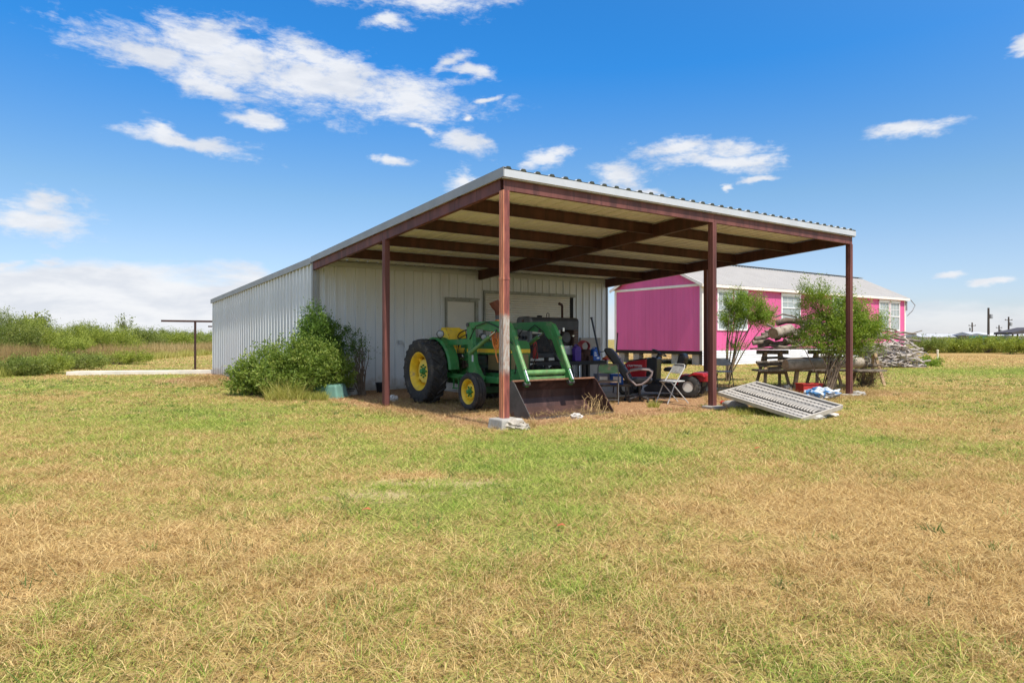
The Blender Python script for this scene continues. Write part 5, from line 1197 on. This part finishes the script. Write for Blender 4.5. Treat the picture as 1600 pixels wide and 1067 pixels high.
# the cluster in front of the barn corner
G1 = 'shrubs in front of the barn corner'
shrub('shrub', 'low spreading leafy shrub at the left end of the cluster by the barn side wall', 'shrub', at(392, 17.6), [(0, 0, .50, .50, .5, .55), (.35, -.1, .80, .45, .45, .55), (-.05, 0, .35, .62, .5, .4)], 240, 11500, .072, LEAFM, spread=.11, group=G1)
shrub('shrub', 'broad bright green shrub in the middle of the cluster before the barn corner', 'shrub', at(448, 17.0), [(0, 0, .6, .55, .55, .62), (.45, .1, .8, .55, .5, .6), (-.35, 0, .45, .5, .5, .45), (.1, -.1, 1.0, .5, .4, .45), (.0, -.45, .35, .6, .35, .35)], 340, 19000, .072, LEAFM, spread=.12, group=G1)
shrub('shrub', 'tallest dense dark green shrub rising against the barn corner', 'shrub', at(497, 17.7), [(0, 0, 1.55, .45, .42, .55), (.15, 0, 1.1, .62, .5, .5), (.35, 0, 1.5, .35, .35, .42), (-.1, .1, 1.95, .30, .30, .40), (-.2, -.1, 1.2, .5, .4, .5)], 300, 20000, .066, LEAFM2, spread=.11, group=G1, base_r=.15)
shrub('shrub', 'rounded leafy shrub just left of the teal tub', 'shrub', at(492, 16.9), [(0, 0, .55, .55, .45, .52), (.30, .1, .85, .45, .4, .45), (.55, .25, .60, .40, .35, .40)], 240, 13000, .072, LEAFM, spread=.12, group=G1)
shrub('shrub', 'thin twiggy shrub leaning on the barn wall above the white bucket', 'shrub', at(566, 17.7), [(-.35, .1, 1.45, .35, .25, .40), (-.1, .1, 1.15, .28, .25, .35), (-.55, 0, .95, .3, .25, .35)], 85, 1900, .05, LEAFD, spread=.09, stems=26, stem_r=.017, group=G1, base_r=.10)
def tufts(name, label, cat, n, px0, px1, Y0, Y1, h, wd, lm, lean=.6, parent=None, kind=None, fn=None):
    y = rng.uniform(Y0, Y1, n); x = (rng.uniform(px0, px1, n)-800)/F*y
    p = np.stack([x, y, np.zeros(n)], 1); hh = h*rng.uniform(.4, 1.1, n)
    if fn is not None: hh = hh*fn(x, y)
    tri = blades(p, hh, np.full(n, wd), rng.uniform(.1, lean, n), 1)
    o = npmesh(name, tri, 3, lm, np.clip(rng.uniform(0, 1, n)*.7+.15+.15*np.sin(x*1.3+y), 0, 1))
    tag(o, label, cat)
    if kind: o['kind'] = kind
    return o
tufts('tall_grass_clump', 'clump of taller yellow-green grass growing in front of the barn corner shrubs', 'grass clump', 700, 415, 472, 15.9, 16.7, .55, .012, GREG, 1.4, fn=lambda x, y: .45+.75*np.exp(-((x+5.35)/.38)**2))
tufts('grass_clump', 'fresh green grass growing round the teal tub', 'grass clump', 1200, 470, 512, 16.0, 16.6, .22, .012, GREG, .8)
tufts('dry_straw', 'dry straw scattered along the foot of the barn side wall', 'straw', 3200, 290, 352, 20.5, 27, .14, .02, DRYG, 2.5, kind='stuff', fn=lambda x, y: np.clip(.6+.6*np.sin(x*2.3+y)*np.sin(y*1.7), .05, 1))
tufts('dry_straw', 'loose straw strewn over the dirt round the tractor wheels', 'straw', 6000, 590, 960, 12.6, 16.5, .09, .011, DRYG, 4.0, kind='stuff')
tufts('dry_straw', 'straw heaped round the base of the corner post', 'straw', 700, 770, 835, 10.95, 11.6, .13, .008, DRYG, 2.5, kind='stuff')
tufts('dry_straw', 'straw and dead weeds on the dirt round the log rack', 'straw', 5000, 1100, 1370, 15.5, 21, .13, .013, DRYG, 3.0, kind='stuff')
tufts('weed_tuft', 'small green weed tuft growing beside the office chair base', 'weeds', 220, 1012, 1030, 14.4, 14.9, .16, .012, GREG, 1.0)
tufts('weed_strip', 'green weeds growing along the near edge of the metal panel', 'weeds', 1500, 1140, 1215, 13.0, 14.0, .12, .012, GREG, 1.2, kind='stuff')
# straw inside the bucket
n = 36; b = MB(); rd = random.Random(3)
for i in range(n):
    p = Vector((3.75+rd.uniform(-.2, .15), .95+rd.uniform(-.25, .15), .03)); q = p+Vector((rd.uniform(-.15, .05), rd.uniform(.0, .25), rd.uniform(.05, .38))); b.tube([p, (p+q)/2+Vector((rd.uniform(-.05,.05), rd.uniform(-.05,.05), .06)), q+Vector((rd.uniform(-.25,.1), rd.uniform(-.1,.1), -.03))], .0028, 3)
o = b.obj('straw_wisp', STRAWM, None); o.matrix_world = Matrix.Translation(TO) @ Matrix.Rotation(TA, 4, 'Z'); tag(o, 'wisp of yellow straw sticking up inside the right end of the loader bucket', 'straw')
# shrubs at the right
shrub('young_tree', 'leafy young tree with bright green crown between the middle posts and the log rack', 'tree', at(1137, 23.5), [(.75, 0, 2.45, .62, .55, .55), (.25, 0, 2.75, .38, .4, .40), (1.25, 0, 2.2, .45, .4, .36), (.1, 0, 2.1, .40, .35, .40), (.35, 0, 1.15, .35, .3, .22)], 240, 26000, .062, LEAFY, wm=.28, spread=.15, stems=11, stem_r=.028, base_r=.08)
shrub('young_tree', 'big loose bright green young tree growing behind the right carport post', 'tree', at(1292, 18.75), [(-.35, 0, 2.62, .42, .4, .42), (.50, 0, 2.2, .62, .45, .5), (1.0, 0, 1.9, .55, .42, .42), (-.1, 0, 1.95, .68, .45, .42), (.15, 0, 1.4, .75, .4, .36), (1.0, 0, 1.35, .6, .4, .38), (1.35, 0, 1.75, .42, .4, .36), (.42, 0, 2.55, .3, .3, .28), (-.6, 0, 1.5, .42, .35, .34), (.62, 0, 1.7, .6, .4, .4)], 430, 50000, .058, LEAFY, wm=.28, spread=.16, stems=24, stem_r=.02, base_r=.13)
shrub('dead_bush', 'brown dead bush of fine twigs right of the end carport post', 'bush', at(1352, 20.6), [(0, 0, .45, .55, .4, .42)], 90, 2600, .12, BROWNL, wm=.08, spread=.14, stems=60, stem_r=.006, base_r=.2, part='dead_leaves')
shrub('weed_patch', 'bright green weeds growing at the right foot of the brush pile', 'weeds', at(1446, 36.5), [(0, 0, .2, .9, .5, .25)], 60, 2000, .12, LEAFY, stems=6, spread=.15)

# weeds and taller tufts that break up the mown lawn
WEED = leafmat('lawn_weed_leaf', [(.04, .08, .015), (.09, .16, .03), (.20, .26, .06), (.36, .36, .12)], .25)
def scatter_tufts(name, label, n, ymin, ymax, per, h, wd, lm, kind='grass'):
    y = np.sqrt(rng.uniform(ymin**2, ymax**2, n)); x = rng.uniform(-.8, .8, n)*y
    k = (~inbarn(x, y)) & ~under(x, y); x, y = x[k], y[k]; n = len(x)
    r = rng.uniform(.03, .16, n); X = np.repeat(x, per)+rng.normal(size=n*per)*np.repeat(r, per); Y_ = np.repeat(y, per)+rng.normal(size=n*per)*np.repeat(r, per)
    tri = blades(np.stack([X, Y_, np.zeros(n*per)], 1), h*rng.uniform(.4, 1.2, n*per)*np.repeat(rng.uniform(.6, 1.3, n), per), np.full(n*per, wd)*np.repeat(np.maximum(1, y/8), per), rng.uniform(.3, 1.6, n*per), 1)
    o = npmesh(name, tri, 3, lm, np.clip(np.repeat(rng.uniform(0, .7, n), per)+rng.uniform(0, .3, n*per), 0, 1)); tag(o, label, kind); o['kind'] = 'stuff'
scatter_tufts('lawn_weeds', 'small broadleaf weeds and fresh tufts scattered over the lawn', 700, 2.6, 24, 26, .06, .009, WEED, 'weeds')
scatter_tufts('dry_tufts', 'dry pale grass tufts sticking up from the lawn', 800, 2.6, 20, 22, .075, .006, DRYG)
# ------------------------------------------------------------------ clothesline T-posts and concrete strip at the left
PIPE = mat('brown_pipe', (.060, .028, .022), .6, .2, .25, 5)
for i, (px, Y, lb) in enumerate(((305, 32.1, 'brown steel T-shaped clothesline post standing free on the lawn left of the barn'), (362, 46.0, 'second clothesline post whose bar end shows just left of the barn edge'))):
    t = thing('clothesline_post', lb, 'clothesline post', at(px, Y), 0, 'clothesline posts'); 
    b = MB(); b.tube([(0, 0, 0), (0, 0, 2.27)], .052, 12); b.obj('post', PIPE, t, smooth=True)
    b = MB(); b.bar(Vector((-1.52, -.15, 2.31)), Vector((1.5, .15, 2.28)), .09, .09); b.obj('crossbar', PIPE, t)
b = MB(); b.prism([(-17.9, 27.3), (-12.0, 28.6), (-12.0, 29.2), (-17.9, 28.0)], lambda p, q, r: (p, q, .07+r), .16); b.obj('path', mat('pale_concrete', (.62, .58, .50), .85, 0, .15, 2), None, bevel=.01, kind='structure')

# ------------------------------------------------------------------ brush and tall grass at the left
def band(n, fx0, fx1, h, wd, lm, name, label):
    """fx0, fx1: near and far edge of the strip as functions of u (0 at the left of the picture .. 1 at the barn)"""
    u = rng.uniform(-.35, 1.15, n); v = rng.uniform(0, 1, n)
    a = np.array([fx0(q) for q in (u*100).round()/100]); c = np.array([fx1(q) for q in (u*100).round()/100])
    y = a+(c-a)*v; x = (330*u-800)/F*y
    p = np.stack([x, y, np.zeros(n)], 1); cl = .75+.35*np.sin(x*.9+np.sin(y*.7)*2)*np.sin(y*.6+x*.3)
    hh = h*rng.uniform(.5, 1.15, n)*cl
    tri = blades(p, hh, wd*(y/40), rng.uniform(.05, .5, n), 1)
    o = npmesh(name, tri, 3, lm, np.clip(rng.uniform(0, 1, n)*.6+.2+.2*np.sin(x*.35+y*.2), 0, 1)); tag(o, label, 'grass'); o['kind'] = 'stuff'
near = lambda u: 25.5+max(u, -.3)**2*26+max(u, -.3)*12
band(46000, near, lambda u: near(u)+6, .62, .035, GREG, 'tall_grass', 'green unmown grass along the left edge of the lawn')
band(60000, lambda u: near(u)+2.5, lambda u: near(u)+20, 1.15, .035, DRYG, 'tall_dry_grass', 'tall straw-coloured grass in front of the brush on the left')
G2 = 'brush trees along the left'
kinds = [('feathery yellow-green brush tree', OLIVE), ('grey-green scrubby brush tree', OLIVE2)]
spots = []
rd = random.Random(21)
tops = [(-60, 478), (0, 484), (30, 492), (60, 496), (95, 520), (130, 500), (165, 513), (200, 517), (235, 514), (270, 519), (300, 520), (345, 522)]
def topy(px):
    for (a, ya), (c, yc) in zip(tops[:-1], tops[1:]):
        if a <= px <= c: return ya+(yc-ya)*(px-a)/(c-a)
    return 484 if px < 0 else 521
desc = ['at the far left edge of the photo', 'second from the left edge', 'low in front at the left', 'left of the gap in the brush', 'beside the gap in the brush', 'just right of the gap', 'tall in the middle of the brush', 'bright in front of the middle', 'behind the tall dry grass', 'halfway to the clothesline post', 'thin topped, near the clothesline', 'just left of the clothesline post', 'behind the clothesline post', 'small, between post and barn', 'next to the barn edge', 'far one beside the barn edge']
pxs = [(-50, 40), (8, 43), (42, 46), (72, 52), (98, 62), (118, 56), (142, 58), (168, 52), (196, 64), (222, 62), (246, 78), (270, 72), (292, 84), (312, 90), (332, 98), (350, 92)]
for i, (px, Y) in enumerate(pxs):
    h = max(1.6, zat(topy(px)+rd.uniform(-2, 3), Y)); r = max(1.5, 25*Y/F)*rd.uniform(1.0, 1.35); kd = kinds[0 if rd.random() < .62 else 1]
    bl = [(0, 0, h*.55, r, r, h*.42), (r*.5*rd.uniform(-1, 1), 0, h*.78, r*.6, r*.6, h*.22), (-r*.6, 0, h*.4, r*.7, r, h*.36), (r*.6, .3, h*.42, r*.7, r, h*.36)]
    shrub('brush_tree', kd[0]+' '+desc[i], 'brush', at(px, Y), bl, 230, 24000, .04+.0012*Y, kd[1], wm=.36, spread=.20+.0025*Y, stems=16, stem_r=.035, group=G2, up=.5, shell=.35, elong=.8)
for i, (px, Y, w_) in enumerate([(12, 26.8, 1.5), (52, 28.2, 1.3), (112, 32.5, 1.6), (182, 39, 1.8), (80, 33, 1.5), (95, 37, 1.7)]):
    shrub('low_bush', ['leftmost low green bush on the edge of the mown lawn', 'second low green bush on the lawn edge from the left', 'dark low bush on the lawn edge left of the concrete strip', 'round low bush in the dry grass above the concrete strip', 'pale low bush among the tall grass at the left', 'feathery bright bush standing forward in the grass at the left'][i], 'bush', at(px, Y), [(0, 0, .32, w_, .8, .32), (w_*.5, .3, .45 if i < 4 else 1.2, w_*.6, .6, .34)], 130, 9000, .075, [OLIVE2, OLIVE, OLIVE2, OLIVE, OLIVE, OLIVE][i], spread=.16, stems=10)
tr_ = [(100, 70, 505), (188, 66, 497), (198, 70, 498)]
shrub('bare_tree', 'sparse thin tree poking above the brush on the left', 'tree', at(193, 66), [(0, 0, 2.9, .9, .8, .9)], 46, 500, .20, OLIVE2, spread=.25, stems=34, stem_r=.025, shell=.2)
shrub('bare_tree', 'small sparse tree with open branches above the gap in the brush', 'tree', at(58, 50), [(0, 0, 2.6, .9, .8, .75)], 60, 1500, .18, OLIVE2, spread=.25, stems=30, stem_r=.025, shell=.2)
def farline(name, label, x0, x1, Yf, n, h, lm, leaf):
    x = rng.uniform(x0, x1, n); y = Yf+rng.uniform(-6, 6, n); prof = .55+.25*np.sin(x*.11)+.2*np.sin(x*.37+1)
    z = rng.uniform(0, 1, n)**.7*h*np.clip(prof, .3, 1)
    c = np.stack([x, y, z], 1); d = rng.normal(size=(n, 3)); L = leaf*rng.uniform(.6, 1.4, n)
    o = npmesh(name, leaves(c, L, L*.6, d), 4, lm, np.clip(rng.uniform(0, 1, n)*.6+.2+.2*np.sin(x*.25), 0, 1)); tag(o, label, 'brush'); o['kind'] = 'stuff'
farline('far_brush', 'distant line of brush along the horizon at the left', -260, 5, 165, 40000, 3.2, OLIVE2, .5)

# ------------------------------------------------------------------ right background
G3 = 'low brush beyond the field at the right'
dd = ['first low bush right of the brush pile', 'small tree-like bush left of the short pole', 'round bush below the short pole', 'bush between the two nearer poles', 'pale bush under the tall pole', 'dark dense bush near the right edge', 'bright bush at the right edge of the photo', 'thin bush by the far houses']
for i, (px, Y, h, w_) in enumerate([(1443, 70, 1.6, 2.4), (1484, 72, 1.45, 2.6), (1512, 74, 1.5, 3.0), (1540, 72, 1.6, 3.2), (1562, 75, 1.5, 2.6), (1578, 66, 1.45, 2.4), (1603, 68, 1.5, 3.0), (1462, 84, 1.35, 3.2)]):
    shrub('low_bush', 'green '+dd[i], 'bush', at(px, Y), [(0, 0, h*.62, w_*.6, w_*.5, h*.40), (w_*.5, 0, h*.5, w_*.5, w_*.5, h*.36)], 80, 6000, .15, OLIVE if i % 2 else OLIVE2, wm=.4, spread=.3, stems=10, stem_r=.035, group=G3)
n = 22000; px = rng.uniform(1405, 1900, n); y = rng.uniform(72, 98, n); x = (px-800)/F*y
o = npmesh('far_dry_grass', blades(np.stack([x, y, np.zeros(n)], 1), 1.0*rng.uniform(.4, 1.1, n), np.full(n, .09), rng.uniform(.1, .6, n), 1), 3, GREG, rng.uniform(.2, 1, n)); tag(o, 'rough grass and scrub beyond the field at the right', 'grass'); o['kind'] = 'stuff'
farline('far_brush', 'distant brush line along the horizon at the right', 60, 330, 190, 18000, 2.2, OLIVE2, .6)
FW = mat('far_white_wall', (.62, .63, .64), .7, 0, .08, 1); FR = mat('far_grey_roof', (.46, .46, .48), .6, 0, .1, 1); FB = mat('far_brown_wall', (.26, .19, .16), .8, 0, .1, 1); FT = mat('far_turquoise_wall', (.10, .42, .40), .6, 0, .1, 1); FK = mat('far_dark_roof', (.07, .06, .06), .7, 0, .1)
def shed(label, px0, px1, Y, zt, wallm, roofm, rise=.5):
    x0 = at(px0, Y).x; x1 = at(px1, Y).x; t = thing('far_building', label, 'building', (x0, Y, 0), 0); L = x1-x0
    b = MB(); b.box(0, L, 0, 6, 0, zt-.25); wl = b.obj('wall', wallm, t)
    b = MB(); b.prism([(-.4, zt-.25), (-.4, zt-.1), (3, zt+rise), (6.4, zt-.1), (6.4, zt-.25)], lambda p, q, r: (L/2+r, p, q), L+.8); b.obj('roof', roofm, t)
    for k in range(max(1, int(L/4))):
        b = MB(); x = 2+k*4
        if x+1 < L: b.box(x, x+1.1, -.05, -.01, 1.1, 2.0); b.obj('window', GLASS, t)
    return t
shed('long low grey-roofed white building at the horizon right of the pink house', 1440, 1520, 150, 2.1, FW, FR); shed('low brown-walled building left of the turquoise one', 1521, 1544, 145, 2.5, FB, FR)
shed('turquoise-walled building under the tall utility pole', 1545, 1580, 140, 2.4, FT, FW, .3); shed('white building at the far right edge of the photo', 1582, 1640, 138, 2.3, FW, FR)
t = thing('far_carport', 'open dark-roofed carport on the horizon at the right edge', 'carport', at(1567, 132, 0))
b = MB(); b.prism([(0, 2.35), (0, 2.75), (4.6, 3.75), (9.5, 3.3), (9.5, 2.9)], lambda p, q, r: (p, r, q), 5.0); b.obj('roof', FK, t)
for x in (.3, 4.5, 9):
    for y in (-2.2, 2.2): b = MB(); b.box(x-.1, x+.1, y-.1, y+.1, 0, 2.6); b.obj('post', FK, t)
POLE = mat('utility_pole_wood', (.075, .058, .048), .9)
G4 = 'utility poles at the right'
for (px, yt, Y, r, lb) in ((1544.5, 481, 140, .17, 'tallest dark utility pole, above the turquoise building'), (1519, 504, 175, .15, 'short utility pole with a transformer above the long white building'), (1561, 508, 200, .15, 'smallest far utility pole between the tall pole and the dark carport'), (1576, 495, 165, .15, 'utility pole rising behind the dark-roofed carport')):
    z = zat(yt, Y); t = thing('utility_pole', lb, 'utility pole', at(px, Y), 0, G4)
    b = MB(); b.tube([(0, 0, 0), (0, 0, z)], [r*1.5, r*1.1], 8); b.obj('pole', POLE, t)
    b = MB(); b.bar((-.9, 0, z-.8), (.9, 0, z-.8), .14, .14); 
    for x in (-.8, 0, .8): b.lathe([(.06, 0), (.08, .1), (.04, .2)], (x, 0, z-.73), (0, 0, 1), 8)
    b.obj('crossarm', POLE, t) if px != 1544.5 else None
    b = MB(); b.lathe([(.28, 0), (.30, .1), (.30, .8), (.25, .9)], (-.5 if px == 1519 else .5, -.1, z-2.2), (0, 0, 1), 12); b.bar((0, 0, z-1.8), (.5 if px != 1519 else -.5, -.1, z-1.8), .1, .1); b.obj('transformer', mat('grey_transformer', (.35, .36, .37), .5), t)
def wire(label, p, q, sag=.6):
    p, q = Vector(p), Vector(q); b = MB(); b.tube([p.lerp(q, t/12)-Vector((0, 0, sag*4*(t/12)*(1-t/12))) for t in range(13)], .012, 4); tag(b.obj('overhead_wire', POLE, None), label, 'wire')
b = MB(); b.tube([(0, 0, 0), (0, 0, .78)], .055, 10); b.lathe([(.07, .74), (.07, .80), (.02, .82)], (0, 0, 0), (0, 0, 1), 10); o = b.obj('marker_post', mat('cream_pipe', (.72, .66, .48), .5), None, smooth=True); o.location = at(1465, 41); tag(o, 'short cream-coloured marker pipe standing in the field right of the brush pile', 'marker post')
# a few orange dead leaves on the lawn
for i, (px, py, r, lb) in enumerate([(877, 831, .035, 'orange dead leaf on the green lawn below the bucket'), (1184, 706, .05, 'orange dead leaf on the lawn before the metal panel'), (573, 805, .04, 'reddish dead leaf on the dry lawn left of the centre')]):
    p = gp(px, py); b = MB(); b.add([(-r, -.4*r, .0), (0, -.6*r, .012), (r, 0, .0), (.2*r, .6*r, .014), (-.7*r, .5*r, .004)], [(0, 1, 3, 4), (1, 2, 3)]); b.add([(-r, -.4*r, -.002), (0, -.6*r, .010), (r, 0, -.002), (.2*r, .6*r, .012), (-.7*r, .5*r, .002)], [(4, 3, 1, 0), (3, 2, 1)])
    o = b.obj('dead_leaf', mat('orange_leaf', (.50, .14, .05), .7), None); o.location = p+Vector((0, 0, .05)); tag(o, lb, 'leaf')
